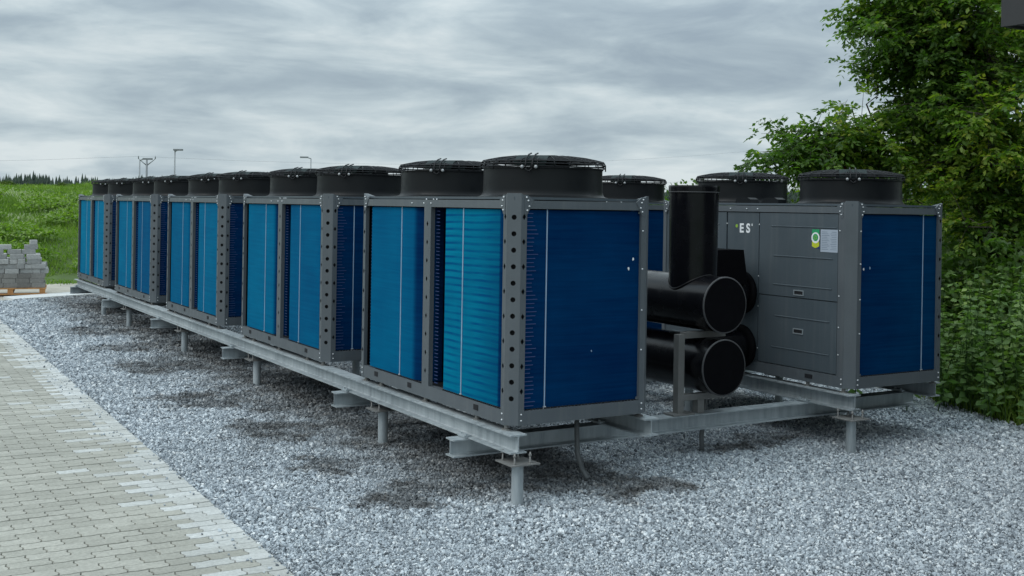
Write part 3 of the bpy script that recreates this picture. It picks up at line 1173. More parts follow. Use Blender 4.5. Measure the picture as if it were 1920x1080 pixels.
    panel(1.012, 1.395, 0.095, 1.329, proud=-0.004)
    panel(1.407, 2.22, 0.655, 1.329, grooves=[(1.5, 2.15, 1.22), (1.5, 2.12, 0.979), (1.5, 2.12, 0.745)], handle=(1.81, 0.694))
    panel(1.407, 2.22, 0.095, 0.648, grooves=[(1.5, 2.12, 0.489), (1.5, 2.12, 0.232)], handle=(1.81, 0.386))
    # screws
    mb = MB()
    gus = [(PE - 0.008, 1.405), (PE + 0.004, 1.385), (PE + 0.012, 1.35), (PE - 0.002, 1.325)]
    for ym in (0, 1):
        Y = lambda v: v if not ym else LN - v
        screws_at(mb, [(-0.004, Y(u), z) for u, z in gus], 'x-')
        screws_at(mb, [(-0.0005, Y(0.085), 0.030), (-0.0005, Y(0.085), 0.068)], 'x-')
        screws_at(mb, [(W + 0.004, Y(u), z) for u, z in gus], 'x+')
        screws_at(mb, [(W + 0.0005, Y(0.085), 0.030), (W + 0.0005, Y(0.085), 0.068)], 'x+')
    for xm in (0, 1):
        X = lambda v: v if not xm else W - v
        screws_at(mb, [(X(u), -0.004, z) for u, z in gus], 'y-')
        screws_at(mb, [(X(0.085), -0.0005, 0.030), (X(0.085), -0.0005, 0.068)], 'y-')
    screws_at(mb, [(0.001, 1.10, 1.36), (0.001, 1.21, 1.36), (0.001, 1.40, 1.36)], 'x-')
    screws_at(mb, [(0.02, 1.05, 1.387), (0.02, 1.10, 1.387), (0.02, 1.21, 1.387)], 'z')
    screws_at(mb, [(W - 0.095, -0.0005, z) for z in (0.42, 0.68, 0.95, 1.20)], 'y-')
    screws_at(mb, [(W - 0.004, 0.122, z) for z in (0.25, 0.46, 0.70, 1.20)], 'x+')
    screws_at(mb, [(W - 0.0115, 1.006, z) for z in (0.20, 0.55, 0.80, 1.23)], 'x+')
    screws_at(mb, [(W - 0.0115, 1.401, z) for z in (0.20, 0.55, 0.80, 1.23)], 'x+')
    screws_at(mb, [(W - 0.001, y, 1.36) for y in (1.02, 1.15, 1.35)], 'x+')
    B(mb, 'screw_heads', M['screw'], kind='stuff')
    # small terminal boxes on the service edge of the deck
    for y in (0.93, 1.25):
        mb = MB()
        mb.prism([(y - 0.10, 1.408), (y + 0.10, 1.408), (y + 0.085, 1.445), (y + 0.03, 1.455), (y - 0.05, 1.455), (y - 0.09, 1.44)], W - 0.14, W - 0.05, 'x')
        B(mb, 'terminal_box', M['black_plastic'])
    # fans
    for fy in (0.52, 1.806):
        cx = W / 2
        z0 = 1.408
        mb = MB()
        mb.lathe([(0.440, z0), (0.440, z0 + 0.004), (0.424, z0 + 0.008), (0.413, z0 + 0.016), (0.407, z0 + 0.028), (0.4045, z0 + 0.045), (0.404, z0 + 0.06), (0.402, z0 + 0.12), (0.402, z0 + 0.184), (0.402, z0 + 0.186), (0.407, z0 + 0.188), (0.408, z0 + 0.190), (0.408, z0 + 0.198),
                  (0.392, z0 + 0.198), (0.392, z0 + 0.02)], 56, (cx, fy, 0))
        cowl = B(mb, 'fan_cowl', M['black_plastic'])
        g0 = z0 + 0.2
        mb = MB()

        def dome(r_):
            return g0 + 0.032 + 0.045 * (1 - max(0.0, (r_ - 0.10) / 0.33) ** 2.2)
        rings = [0.10, 0.14, 0.18, 0.22, 0.255, 0.29, 0.32, 0.35, 0.375, 0.398, 0.414]
        for r_ in rings:
            mb.tube([(cx + r_ * math.cos(a), fy + r_ * math.sin(a), dome(r_)) for a in np.linspace(0, 2 * math.pi, 40, endpoint=False)], 0.0038, 4, closed=True)
        mb.tube([(cx + 0.4215 * math.cos(a), fy + 0.4215 * math.sin(a), g0 + 0.020) for a in np.linspace(0, 2 * math.pi, 40, endpoint=False)], 0.0042, 4, closed=True)
        mb.tube([(cx + 0.421 * math.cos(a), fy + 0.421 * math.sin(a), g0 + 0.002) for a in np.linspace(0, 2 * math.pi, 40, endpoint=False)], 0.0035, 4, closed=True)
        for k in range(24):
            a = 2 * math.pi * (k + 0.5) / 24
            prof = [(0.10, dome(0.10)), (0.2, dome(0.2) + 0.004), (0.30, dome(0.30) + 0.004), (0.37, dome(0.37) + 0.004), (0.408, dome(0.408) + 0.005), (0.421, g0 + 0.022), (0.4215, g0 - 0.018 if k % 3 == 0 else g0 + 0.002)]
            mb.tube([(cx + r_ * math.cos(a), fy + r_ * math.sin(a), z) for r_, z in prof], 0.0042, 4)
        B(mb, 'fan_guard', M['black_wire'], cowl)
        # motor bracket across the guard on one diagonal, with its wire clamps and bolt caps
        d = math.radians(225 if not mir else 225)
        dx, dy = math.cos(d), math.sin(d)
        if mir:
            dx = -dx
        qx, qy = -dy, dx
        mb = MB()
        for sgn in (1,):
            prof = [(-0.402, dome(0.40) - 0.022), (-0.30, dome(0.30) - 0.004), (-0.12, g0 + 0.068), (0.12, g0 + 0.068), (0.30, dome(0.30) - 0.004), (0.402, dome(0.40) - 0.022)]
            for k in range(5):
                (a, za), (b_, zb_) = prof[k], prof[k + 1]
                wv = 0.105
                P = lambda s_, w_, z: (cx + dx * s_ + qx * w_, fy + dy * s_ + qy * w_, z)
                t0 = 0.016
                mb.poly([P(a, -wv, za + t0), P(b_, -wv, zb_ + t0), P(b_, wv, zb_ + t0), P(a, wv, za + t0)])
                mb.poly([P(a, -wv, za), P(a, wv, za), P(b_, wv, zb_), P(b_, -wv, zb_)])
                for sw in (-wv, wv):
                    mb.poly([P(a, sw, za), P(b_, sw, zb_), P(b_, sw, zb_ + t0), P(a, sw, za + t0)])
            for s_ in (-0.402, 0.402):
                zz = dome(0.40) - 0.022
                mb.poly([P(s_, -wv, zz - 0.012), P(s_, wv, zz - 0.012), P(s_, wv, zz + t0), P(s_, -wv, zz + t0)])
        mb.lathe([(0.09, z0 + 0.02), (0.09, g0 + 0.066)], 20, (cx, fy, 0))
        B(mb, 'motor_bracket', M['motor_green'], cowl)
        for s_ in (1, -1):
            mb = MB()
            for w_ in (-0.022, 0.022):
                pts = [(0.26, dome(0.26) + 0.022), (0.34, dome(0.34) + 0.022), (0.405, dome(0.40) + 0.010), (0.426, g0 + 0.012), (0.428, g0 - 0.014)]
                mb.tube([(cx + s_ * dx * r_ + qx * w_, fy + s_ * dy * r_ + qy * w_, z) for r_, z in pts], 0.0055, 5)
            a0 = [(w_, g0 - 0.014 - 0.018 * math.sin(math.pi * (w_ + 0.022) / 0.044)) for w_ in np.linspace(-0.022, 0.022, 7)]
            mb.tube([(cx + s_ * dx * 0.428 + qx * w_, fy + s_ * dy * 0.428 + qy * w_, z) for w_, z in a0], 0.0055, 5)
            B(mb, 'clamp_wire', M['black_wire'], cowl)
        for s_ in (1, -1):
            for w_ in (-0.045, 0.045):
                mb = MB()
                prof = [(0.0, 0.0125)] + [(0.0125 * math.sin(a), 0.0125 * math.cos(a)) for a in np.linspace(0.5, math.pi - 0.5, 5)] + [(0.0, -0.0125)]
                mb.lathe(prof, 10, (cx + s_ * dx * 0.420 + qx * w_, fy + s_ * dy * 0.420 + qy * w_, g0 - 0.004))
                B(mb, 'bolt_cap', M['bolt_cap'], cowl)
        for k in range(5):
            mb = MB()
            a = 2 * math.pi * k / 5
            pts = []
            for r_, tw in ((0.09, 0.5), (0.24, 0.42), (0.375, 0.34)):
                for s_ in (-1, 1):
                    aa = a + s_ * 0.30
                    pts.append((cx + r_ * math.cos(aa), fy + r_ * math.sin(aa), z0 + 0.10 + s_ * 0.06 * tw))
            mb.poly([pts[0], pts[2], pts[3], pts[1]], smooth=True)
            mb.poly([pts[2], pts[4], pts[5], pts[3]], smooth=True)
            B(mb, 'fan_blade', M['black_plastic'], cowl)
    return root


ROWP = 3.0595
BASE_GRP = 'heat pump units standing in two rows on the steel frame'
protoL = build_unit('heat_pump_unit', False)
protoR = build_unit('heat_pump_unit', True)
labelsL = ['heat pump with rippled bright blue coil, at the near end of the row beside paving',
           'second heat pump from the near end of the row beside the paving',
           'middle heat pump unit of the five in the row beside the paving',
           'heat pump last but one from the grass bank in the row beside paving',
           'heat pump at the far end of the row beside paving, before the grass bank']
labelsR = ['heat pump with white ES lettering and green badge on its grey panels',
           'second heat pump of the row along the trees, behind the black standpipe',
           'middle heat pump of the five in the row along the trees',
           'last but one heat pump of the row along the trees',
           'farthest heat pump of the row along the trees']
unitsL, unitsR = [], []
for i in range(5):
    u = protoL if i == 0 else copy_tree(protoL)
    u.location = (0, ROWP * i, ZB)
    tag(u, labelsL[i], 'heat pump', BASE_GRP)
    unitsL.append(u)
for i in range(5):
    u = protoR if i == 0 else copy_tree(protoR)
    u.location = (3.045, 0.07 + ROWP * i, ZB)
    tag(u, labelsR[i], 'heat pump', BASE_GRP)
    unitsR.append(u)
# near coil of the nearest unit, ripple reflections painted into its colour
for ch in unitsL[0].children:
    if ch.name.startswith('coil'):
        rp = coil_near().mesh('coil_painted_ripple', [M['coil_ripple'], M['coil_back']])
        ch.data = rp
        break

# lettering, badge and data plate on the first unit of the tree row (plane x = 3.045)
u1 = unitsR[0]
XF = 0.008 - 0.0008          # outside of the panel in the unit's own frame (mirrored)


def flat_text(body, name, size, y, z, mat, parent, bold=0.0):
    c = bpy.data.curves.new(name, 'FONT')
    c.body = body
    c.size = size
    c.extrude = 0.0006
    c.offset = bold
    c.align_x = 'LEFT'
    o = bpy.data.objects.new(name, c)
    COL.objects.link(o)
    c.materials.append(mat)
    o.parent = parent
    # text runs towards -y, faces -x
    o.matrix_local = Matrix(((0, 0, -1, XF + 0.004), (-1, 0, 0, y), (0, 1, 0, z), (0, 0, 0, 1)))
    return o


dy0 = -0.07
flat_text('E', 'logo_letter', 0.105, 1.318 + dy0, 1.160, M['white_print'], u1, 0.0035)
flat_text('S', 'logo_letter', 0.105, 1.236 + dy0, 1.160, M['white_print'], u1, 0.0035)
mb = MB()
mb.box(XF + 0.0025, XF + 0.0043, 1.160 + dy0, 1.168 + dy0, 1.215, 1.235)
mb.build('logo_mark', M['white_print'], u1)
mb = MB()
mb.lathe([(0.0, 0.0), (0.015, 0.0), (0.015, 0.0016)], 14, (XF + 0.0025, 1.352 + dy0, 1.212), 'x', smooth=False)
mb.disc(0.015, (XF + 0.0024, 1.352 + dy0, 1.212), 'x', 14)
mb.build('logo_dot', M['lime_print'], u1)

mb = MB()
y1, y0 = 0.482 + dy0, 0.407 + dy0
mb.box(XF - 0.0008, XF, y0, y1, 1.135, 1.206, 0)
mb.prism([(y0, 1.068), (y0, 1.108), (y1, 1.108), (y1, 1.072), ((y0 + y1) / 2 + 0.005, 1.060)], XF - 0.0008, XF, 'x', 2)
mb.prism([(y0 - 0.006, 1.052), (y0 - 0.006, 1.076), (y0 + 0.028, 1.060)], XF - 0.0016, XF - 0.0009, 'x', 3)
mb.disc(0.043, (XF - 0.0018, (y0 + y1) / 2, 1.140), 'x', 24, 1)
mb.disc(0.029, (XF - 0.0026, (y0 + y1) / 2, 1.142), 'x', 20, 0)
for k in range(5):
    a = k * 2 * math.pi / 5
    mb.disc(0.006, (XF - 0.0032, (y0 + y1) / 2 + 0.013 * math.cos(a), 1.142 + 0.013 * math.sin(a)), 'x', 8, 4)
mb.build('eco_badge', [M['green_print'], M['white_print'], M['yellow_print'], M['navy_print'], M['lime_print']], u1)
mb = MB()
py1, py0 = 0.391 + dy0, 0.216 + dy0
mb.box(XF - 0.0012, XF, py0, py1, 1.032, 1.207, 0)
for k in range(11):
    z = 1.19 - k * 0.0135
    a = py1 - 0.012
    mb.box(XF - 0.0018, XF - 0.0013, a - 0.055 - 0.012 * ((k * 7) % 3), a, z - 0.004, z, 1)
    mb.box(XF - 0.0018, XF - 0.0013, py0 + 0.012, py0 + 0.062 + 0.006 * ((k * 5) % 3), z - 0.004, z, 1)
mb.build('data_plate', [M['plate_print'], M['plate_line']], u1)
# chips and scuffs on the coils: small pale flakes of paint
def flake(parent, x, y, z, s, mat):
    mb = MB()
    n = 6
    pts = [(x + s * random.uniform(.5, 1) * math.cos(k * 2 * math.pi / n), y, z + 1.5 * s * random.uniform(.5, 1) * math.sin(k * 2 * math.pi / n)) for k in range(n)]
    mb.poly(pts)
    mb.build('paint_chip', mat, parent)


flake(unitsL[0], 0.942, 0.021, 1.015, 0.010, M['white_print'])
flake(unitsL[0], 0.905, 0.021, 0.955, 0.011, M['white_print'])
flake(unitsL[0], 0.62, 0.021, 0.43, 0.006, M['strip'])
flake(u1, 0.158, 0.021, 0.91, 0.010, M['white_print'])
flake(u1, 0.225, 0.021, 0.915, 0.011, M['strip'])

# ------------------------------------------------------------------ black pipes in the corridor
PX = 2.0
PY1 = 14.2


def pipe(name, label, zc, riser):
    root = empty(name, (PX, 0.31, zc), label=label, cat='pipe')
    r_ = 0.203
    mb = MB()
    mb.lathe([(r_, 0.0), (r_, PY1 - 0.31)], 48, axis='y')
    mb.build('pipe_body', M['pipe'], root)
    mb = MB()
    mb.lathe([(0.0, -0.004), (r_ - 0.006, -0.004), (r_ - 0.004, -0.001)], 48, axis='y', smooth=False)
    mb.build('end_cap', M['wrap'], root)
    mb = MB()
    mb.lathe([(r_ - 0.006, -0.006), (r_ + 0.0035, -0.006), (r_ + 0.004, 0.004), (r_, 0.007)], 48, axis='y')
    mb.build('end_rim', M['pipe_rim'], root)
    for y in (1.15, 4.2, 7.3, 10.4):
        mb = MB()
        mb.lathe([(r_ - 0.001, y - 0.012), (r_ + 0.006, y - 0.006), (r_ + 0.006, y + 0.006), (r_ - 0.001, y + 0.012)], 40, axis='y')
        mb.build('weld_bead', M['pipe'], root)
    # branches into the units of the tree row
    for i in range(5):
        yb = 0.93 + ROWP * i
        mb = MB()
        mb.lathe([(0.150, 0.0), (0.150, 0.86)], 28, (0.12, yb, 0.0), 'x')
        b_ = mb.build('branch_pipe', M['pipe'], root)
        mb = MB()
        mb.lathe([(0.150, 0.86), (0.185, 0.86), (0.185, 0.90), (0.150, 0.90)], 28, (0.12, yb, 0.0), 'x')
        mb.build('flange', M['wrap'], b_)
    if riser:
        yr = 0.36
        rr_ = 0.180
        zt = 1.996 - zc
        mb = MB()
        n = 48
        i0 = len(mb.v)
        low, top = [], []
        for k in range(n):
            a = 2 * math.pi * k / n
            x, y = rr_ * math.cos(a), rr_ * math.sin(a)
            low.append((x, yr + y, math.sqrt(max(0.0, (r_ + 0.002) ** 2 - x * x)) - 0.005))
            top.append((x * 1.03, yr + y * 1.03, zt - 0.06))
        mb.v += low + top
        for k in range(n):
            k2 = (k + 1) % n
            mb.f.append((k, k2, n + k2, n + k))
            mb.m.append(0)
            mb.sm.append(True)
        st = mb.build('standpipe', M['pipe'], root)
        mb = MB()
        mb.lathe([(rr_ * 1.03, zt - 0.06), (rr_ * 1.06, zt - 0.058), (rr_ * 1.06, zt - 0.012), (rr_ * 1.05, zt), (0.0, zt)], 48, (0, yr, 0), smooth=False)
        mb.build('standpipe_cap', M['pipe'], st)
        mb = MB()
        mb.lathe([(rr_ * 1.061, zt - 0.052), (rr_ * 1.068, zt - 0.049), (rr_ * 1.061, zt - 0.046)], 48, (0, yr, 0))
        mb.build('cap_rim', M['pipe_rim'], st)
        # saddle weld
        mb = MB()
        mb.tube([(p[0] * 1.02, yr + (p[1] - yr) * 1.02, p[2] + 0.006) for p in low], 0.006, 6, closed=True)
        mb.build('saddle_weld', M['pipe'], st)
        # black-wrapped square branch box above the first branch
        mb = MB()
        yb = 0.93
        mb.v = []
        a = [(0.42, yb - 0.17), (0.93, yb - 0.17), (0.93, yb + 0.17), (0.42, yb + 0.17)]
        mb.v += [(x, y, 0.08) for x, y in a] + [(x - (0.05 if x > 0.7 else 0), y * 1.0, 0.365) for x, y in a]
        for q in ((0, 3, 2, 1), (4, 5, 6, 7), (0, 1, 5, 4), (1, 2, 6, 5), (2, 3, 7, 6), (3, 0, 4, 7)):
            mb.f.append(q)
            mb.m.append(0)
            mb.sm.append(False)
        mb.build('branch_box', M['wrap'], root)
    return root


pipe('upper_pipe', 'upper black pipe with the tall capped standpipe, running between the two rows', ZB + 0.655, True)
pipe('lower_pipe', 'lower black pipe with a closed round end, beneath the one with the standpipe', ZB + 0.200, False)

# stands of the pipes on the cross-beams
stand0 = None
for i, yc in enumerate(CROSS[:5]):
    st = empty('pipe_stand', (0, yc, BB), label=['grey square-tube stand holding the two black pipes at their closed ends', 'second grey tube stand under the black pipes, hidden by the near unit', 'third grey tube stand under the black pipes between the rows',
                                                 'fourth grey tube stand under the black pipes between the rows', 'fifth grey tube stand under the black pipes, by the far units'][i], cat='pipe stand', group='stands under the black pipes')
    xu = 1.74
    mb = MB()
    mb.box(xu - 0.028, xu + 0.028, -0.028, 0.028, 0.012, 0.585)
    mb.build('upright', M['bracket'], st)
    for z in (0.100, 0.555):
        mb = MB()
        mb.box(xu + 0.028, xu + 0.42, -0.026, 0.026, z, z + 0.045)
        mb.build('arm', M['bracket'], st)
    mb = MB()
    mb.box(xu - 0.09, xu + 0.11, -0.06, 0.06, 0.001, 0.012)
    mb.build('base_plate', M['bracket'], st)
    mb = MB()
    mb.box(xu + 0.16, xu + 0.22, -0.03, 0.03, 0.001, 0.100)
    mb.build('prop', M['bracket'], st)

# drain hoses
mb = MB()
mb.tube([(0.775, 0.40, ZB - 0.05), (0.772, 0.39, 0.30), (0.765, 0.37, 0.16), (0.766, 0.31, 0.06), (0.768, 0.24, 0.012)], 0.018, 10)
mb.build('drain_hose', M['hose'], label='grey drain hose hanging down to the wet gravel under the near unit', cat='hose')
mb = MB()
mb.tube([(2.10, 0.62, 0.44), (2.08, 0.60, 0.30), (2.05, 0.60, 0.12), (2.04, 0.58, 0.012)], 0.018, 10)
mb.build('drain_hose', M['hose'], label='short grey hose below the closed end of the lower black pipe', cat='hose')
# a stick lying on the gravel
mb = MB()
mb.tube([(-1.13, 0.42, 0.022), (-1.10, 0.36, 0.026), (-1.07, 0.29, 0.022)], [0.005, 0.006, 0.003], 6)
mb.build('twig', M['pole_dark'], label='thin dark twig lying on the gravel near the paving', cat='twig')

# ------------------------------------------------------------------ pallet of concrete blocks
PAL = (-0.70, 17.35)
PR = R(-9)
pal = empty('pallet', (PAL[0], PAL[1], 0), PR, label='weathered wooden pallet under the stack of concrete blocks', cat='pallet')
for k in range(5):
    mb = MB()
    mb.box(-0.62, 0.62, -0.44 + k * 0.19, -0.31 + k * 0.19, 0.105, 0.127)
    mb.build('board', M['wood'], pal)
for k in range(3):
    mb = MB()
    mb.box(-0.60 + k * 0.55, -0.50 + k * 0.55, -0.43, 0.44, 0.025, 0.105)
    mb.build('bearer', M['wood'], pal)
mb = MB()
mb.box(-0.64, 0.64, -0.45, -0.36, 0.0, 0.025)
mb.build('bottom_board', M['wood'], pal)


def block_mesh(mat, l=0.24, d=0.12, h=0.0895):
    bm = bmesh.new()
    bmesh.ops.create_cube(bm, size=1)
    bmesh.ops.scale(bm, vec=(l, d, h), verts=bm.verts)
    bmesh.ops.bevel(bm, geom=list(bm.edges), offset=0.006, segments=1, affect='EDGES')
    me = bpy.data.meshes.new('block')
    bm.to_mesh(me)
    bm.free()
    me.materials.append(mat)
    return me


bl, bd, bh = block_mesh(M['block']), block_mesh(M['block_dark']), block_mesh(M['block'], 0.13)
BG = 'concrete blocks stacked on the pallet'


def block(me, x, y, z, rz, label):
    o = add_mesh('concrete_block', me, label=label, cat='block', group=BG)
    v = Matrix.Rotation(PR, 4, 'Z') @ Vector((x, y, z))
    o.location = (PAL[0] + v.x, PAL[1] + v.y, z)
    o.rotation_euler = (0, 0, PR + rz)
    return o


zc = 0.127 + 0.045
for c_ in range(3):
    lab = 'dark concrete block in the ' + ('lowest', 'middle', 'uppermost')[c_] + ' of the three tidy courses on the pallet'
    for k in range(5):
        for dd in (-0.36, -0.12, 0.12, 0.36):
            off = (0.0 if c_ % 2 == 0 else -0.03)
            block(bd, -0.49 + k * 0.2425 + off + random.uniform(-.004, .004), dd + random.uniform(-.006, .006), zc + c_ * 0.090, random.uniform(-.01, .01), lab)
zz = zc + 3 * 0.090
ORD = ['first', 'second', 'third', 'fourth']
courses = [([-0.49, -0.24, 0.02, 0.27, 0.52], [0, 0, 0, 0, 0]), ([-0.50, -0.25, -0.02, 0.23, 0.49], [0, .02, -.02, 0, .05]), ([-0.44, -0.17, 0.11, 0.40], [0.03, 0, .04, 0]), ([-0.49, -0.22, 0.09, 0.38], [0, .05, 0, 0.02])]
for c_, (xs, rs_) in enumerate(courses):
    for k, x in enumerate(xs):
        for dd in (-0.34, -0.10, 0.14, 0.36):
            if c_ == 3 and dd > 0.2 and k % 2:
                continue
            if (c_ + k) % 3 == 1 and dd < -0.2:
                # two half-size blocks side by side
                for h in (-0.068, 0.068):
                    block(bh, x + h, dd + random.uniform(-.03, .03), zz + c_ * 0.090, rs_[k] + random.uniform(-.05, .05), 'short pale concrete block in the ' + ORD[c_] + ' loose course above the dark blocks')
            else:
                block(bl, x + random.uniform(-.012, .012), dd + random.uniform(-.03, .03), zz + c_ * 0.090, rs_[k] + random.uniform(-.05, .05), 'long pale concrete block in the ' + ORD[c_] + ' loose course above the dark blocks')
z5 = zz + 4 * 0.090
for x in (-0.36, -0.20, -0.52):
    block(bh, x, -0.28, z5, random.uniform(-.06, .06), 'short pale concrete block on the top course, towards the paved side of the pallet')
block(bl, 0.30, -0.25, z5, 0.02, 'pale concrete block at the end of the top course, under the two highest blocks')
block(bl, 0.055, -0.27, z5, -0.03, 'pale concrete block in the middle of the top course on the pallet')
z6 = z5 + 0.090
block(bl, -0.12, -0.27, z6, 0.05, 'pale concrete block lying alone above the middle of the stack')
block(bl, 0.34, -0.24, z6, 0.03, 'pale concrete block directly under the single highest block of the stack')
block(bh, 0.38, -0.24, z6 + 0.090, 0.10, 'single highest concrete block on the tip of the stack')

# ------------------------------------------------------------------ grass bank, meadow, far wood
def bank_h(x, y):
    """height of the grass bank; d = distance behind its toe"""
    d = (y - 20.9) + 0.55 * x * 0.6
    d = np.maximum(d, 0)
    h = 1.70 * (1 - np.exp(-d / 4.2)) + 0.010 * d
    h = h + 0.12 * np.sin(x * 0.9 + 1.0) * np.clip(d / 4, 0, 1) + 0.10 * np.sin(y * 0.7 + x * 0.4) * np.clip(d / 4, 0, 1)
    return h


gx = np.linspace(-45, 60, 106)
gy = np.linspace(17, 75, 59)
XX, YY = np.meshgrid(gx, gy)
ZZ = bank_h(XX, YY) - 0.035
vv = np.c_[XX.ravel(), YY.ravel(), ZZ.ravel()]
nx_, ny_ = len(gx), len(gy)
idx = np.arange(nx_ * ny_).reshape(ny_, nx_)
fc = np.c_[idx[:-1, :-1].ravel(), idx[:-1, 1:].ravel(), idx[1:, 1:].ravel(), idx[1:, :-1].ravel()]
bank = add_mesh('grass_bank', mesh_from_arrays('grass_bank', vv, fc, [M['grass_ground']]), kind='structure')
for p in bank.data.polygons:
    p.use_smooth = True


def blades(pos, height, width, lean, tone, segs=2):
    """bent blades of two quads each"""
    n = len(pos)
    a = RNG.uniform(0, 2 * np.pi, n)
    wd = np.c_[np.cos(a), np.sin(a), np.zeros(n)]
    la = RNG.uniform(0, 2 * np.pi, n)
    ld = np.c_[np.cos(la), np.sin(la), np.zeros(n)] * lean[:, None]
    up = np.array([0, 0, 1.0])
    p0 = pos
    p1 = pos + up * (height * 0.6)[:, None] + ld * (height * 0.35)[:, None]
    p2 = pos + up * (height * 0.95)[:, None] + ld * (height)[:, None]
    w = wd * width[:, None]
    V = np.stack([p0 - w, p0 + w, p1 + w * 0.8, p1 - w * 0.8, p2 + w * 0.15, p2 - w * 0.15], 1).reshape(-1, 3)
    b0 = np.arange(n)[:, None] * 6
    Fc = np.concatenate([b0 + np.array([[0, 1, 2, 3]]), b0 + np.array([[3, 2, 4, 5]])], 0)
    return V, Fc, np.concatenate([tone, tone])


n = 420000
p = np.c_[RNG.uniform(-12, 9, n), RNG.uniform(19.4, 62, n)]
d = (p[:, 1] - 20.9) + 0.33 * p[:, 0]
keepm = (d > RNG.normal(-0.75, 0.25, n)) & (RNG.random(n) < np.clip(26 / np.maximum(p[:, 1] - 6, 10), 0.1, 1) ** 1.5)
p = p[keepm]
p3 = np.c_[p, bank_h(p[:, 0], p[:, 1]) - 0.04]
p3 = p3[in_view(p3 + np.array([0, 0, 0.2]), 160)]
m_ = len(p3)
patch = np.sin(p3[:, 0] * 1.3 + 2 * np.sin(p3[:, 1] * 0.5)) * np.sin(p3[:, 1] * 0.8 + 1.1)
far = np.clip((p3[:, 1] - 20) / 14, 0.35, 1.5)
hgt = RNG.uniform(0.12, 0.28, m_) * (1 + 0.5 * np.clip(patch, 0, 1)) * far
tone = np.clip(0.42 + 0.22 * patch + RNG.normal(0, 0.16, m_), 0, 0.9)
flower = (RNG.random(m_) < 0.10) & (p3[:, 1] > 25) & (p3[:, 1] < 34) & (patch > -0.2)
tone[flower] = 1.0
hgt[flower] *= 1.35
V, Fc, T = blades(p3, hgt, RNG.uniform(0.008, 0.022, m_) * np.clip(far, 0.8, 1.5) + flower * 0.015, RNG.uniform(0.1, 0.6, m_), tone)
add_mesh('meadow_grass', mesh_from_arrays('meadow_grass', V, Fc, [M['grass']], T), kind='stuff', label='tall green meadow grass with pale flower heads on the bank', cat='grass')
# herbs: broad-leaved weeds between the grass
n = 60000
p = np.c_[RNG.uniform(-12, 9, n), RNG.uniform(20.5, 50, n)]
d = (p[:, 1] - 20.9) + 0.33 * p[:, 0]
p = p[d > 0.3]
p3 = np.c_[p, bank_h(p[:, 0], p[:, 1])]
cl_ = np.sin(p3[:, 0] * 2.3 + 1.7 * np.sin(p3[:, 1] * 1.1)) * np.sin(p3[:, 1] * 1.9 + 0.6)
p3 = p3[(cl_ > 0.1) & in_view(p3, 120)]


def leaves(pos, axis, length, width, tone, fold=0.25):
    """diamond leaves of two triangles each side of a midrib (as two triangles folded along the rib)"""
    n = len(pos)
    axis = axis / np.linalg.norm(axis, axis=1)[:, None]
    rnd = RNG.normal(0, 1, (n, 3)) * 0.55 + np.array([0, 0, 1.0])
    side = np.cross(axis, rnd)
    side /= np.maximum(np.linalg.norm(side, axis=1), 1e-6)[:, None]
    nor = np.cross(side, axis)
    tip = pos + axis * length[:, None]
    midp = pos + axis * (length * 0.45)[:, None]
    l_ = midp + side * width[:, None] + nor * (width * fold)[:, None]
    r_ = midp - side * width[:, None] + nor * (width * fold)[:, None]
    V = np.stack([pos, r_, tip, l_], 1).reshape(-1, 3)
    b0 = np.arange(n)[:, None] * 4
    Fc = np.concatenate([b0 + np.array([[0, 1, 2]]), b0 + np.array([[0, 2, 3]])], 0)
    return V, Fc, np.concatenate([tone, tone])


k3 = np.repeat(p3, 4, 0) + RNG.normal(0, 0.07, (len(p3) * 4, 3)) * np.array([1, 1, 0.6]) + np.array([0, 0, 0.16])
ax = RNG.normal(0, 1, k3.shape) * np.array([1, 1, 0.45])
V, Fc, T = leaves(k3, ax, RNG.uniform(0.06, 0.15, len(k3)), RNG.uniform(0.02, 0.05, len(k3)), np.clip(RNG.normal(0.5, 0.22, len(k3)), 0, 0.92))
add_mesh('bank_weeds', mesh_from_arrays('bank_weeds', V, Fc, [M['grass']], T), kind='stuff', label='broad-leaved weeds growing through the grass of the bank', cat='weeds')


def leaf_cloud(centres, radii, count, length, width, squash=0.8):
    """leaves spread through lumpy volumes, denser towards each lump's skin"""
    per = RNG.integers(0, len(centres), count)
    dirs = RNG.normal(0, 1, (count, 3))
    dirs /= np.linalg.norm(dirs, axis=1)[:, None]
    rad = radii[per] * RNG.uniform(0.15, 1.0, count) ** 0.45
    pos = centres[per] + dirs * rad[:, None] * np.array([1, 1, squash])
    ax = dirs + RNG.normal(0, 0.6, (count, 3)) + np.array([0, 0, -0.25])
    return leaves(pos, ax, length * RNG.uniform(0.6, 1.3, count), width * RNG.uniform(0.7, 1.2, count), np.clip(RNG.normal(0.45, 0.24, count) + 0.12 * np.sin(pos[:, 0] * 3 + pos[:, 2] * 4), 0, 1))


def bush(name, x, y, z, w, h, label, mat, count, leaf=0.12, group=None, cat='bush'):
    root = empty(name, (x, y, z), label=label, cat=cat, group=group)
    k = 9
    c = np.c_[RNG.uniform(-0.5, 0.5, k) * w, RNG.uniform(-0.5, 0.5, k) * w, RNG.uniform(0.3, 0.75, k) * h]
    r_ = RNG.uniform(0.26, 0.42, k) * min(w, h) * 1.1
    V, Fc, T = leaf_cloud(c, r_, count, leaf, leaf * 0.42)
    V[:, 2] = np.maximum(V[:, 2], 0.01)
    add_mesh('crown', mesh_from_arrays('crown', V, Fc, [mat], T), root)
    mb = MB()
    for q in range(4):
        mb.tube([(0.06 * q - 0.1, 0, -0.1), tuple(c[q] * np.array([.5, .5, .5])), tuple(c[q])], [0.03, 0.02, 0.008], 5)
    mb.build('stem', M['bark'], root)
    return root


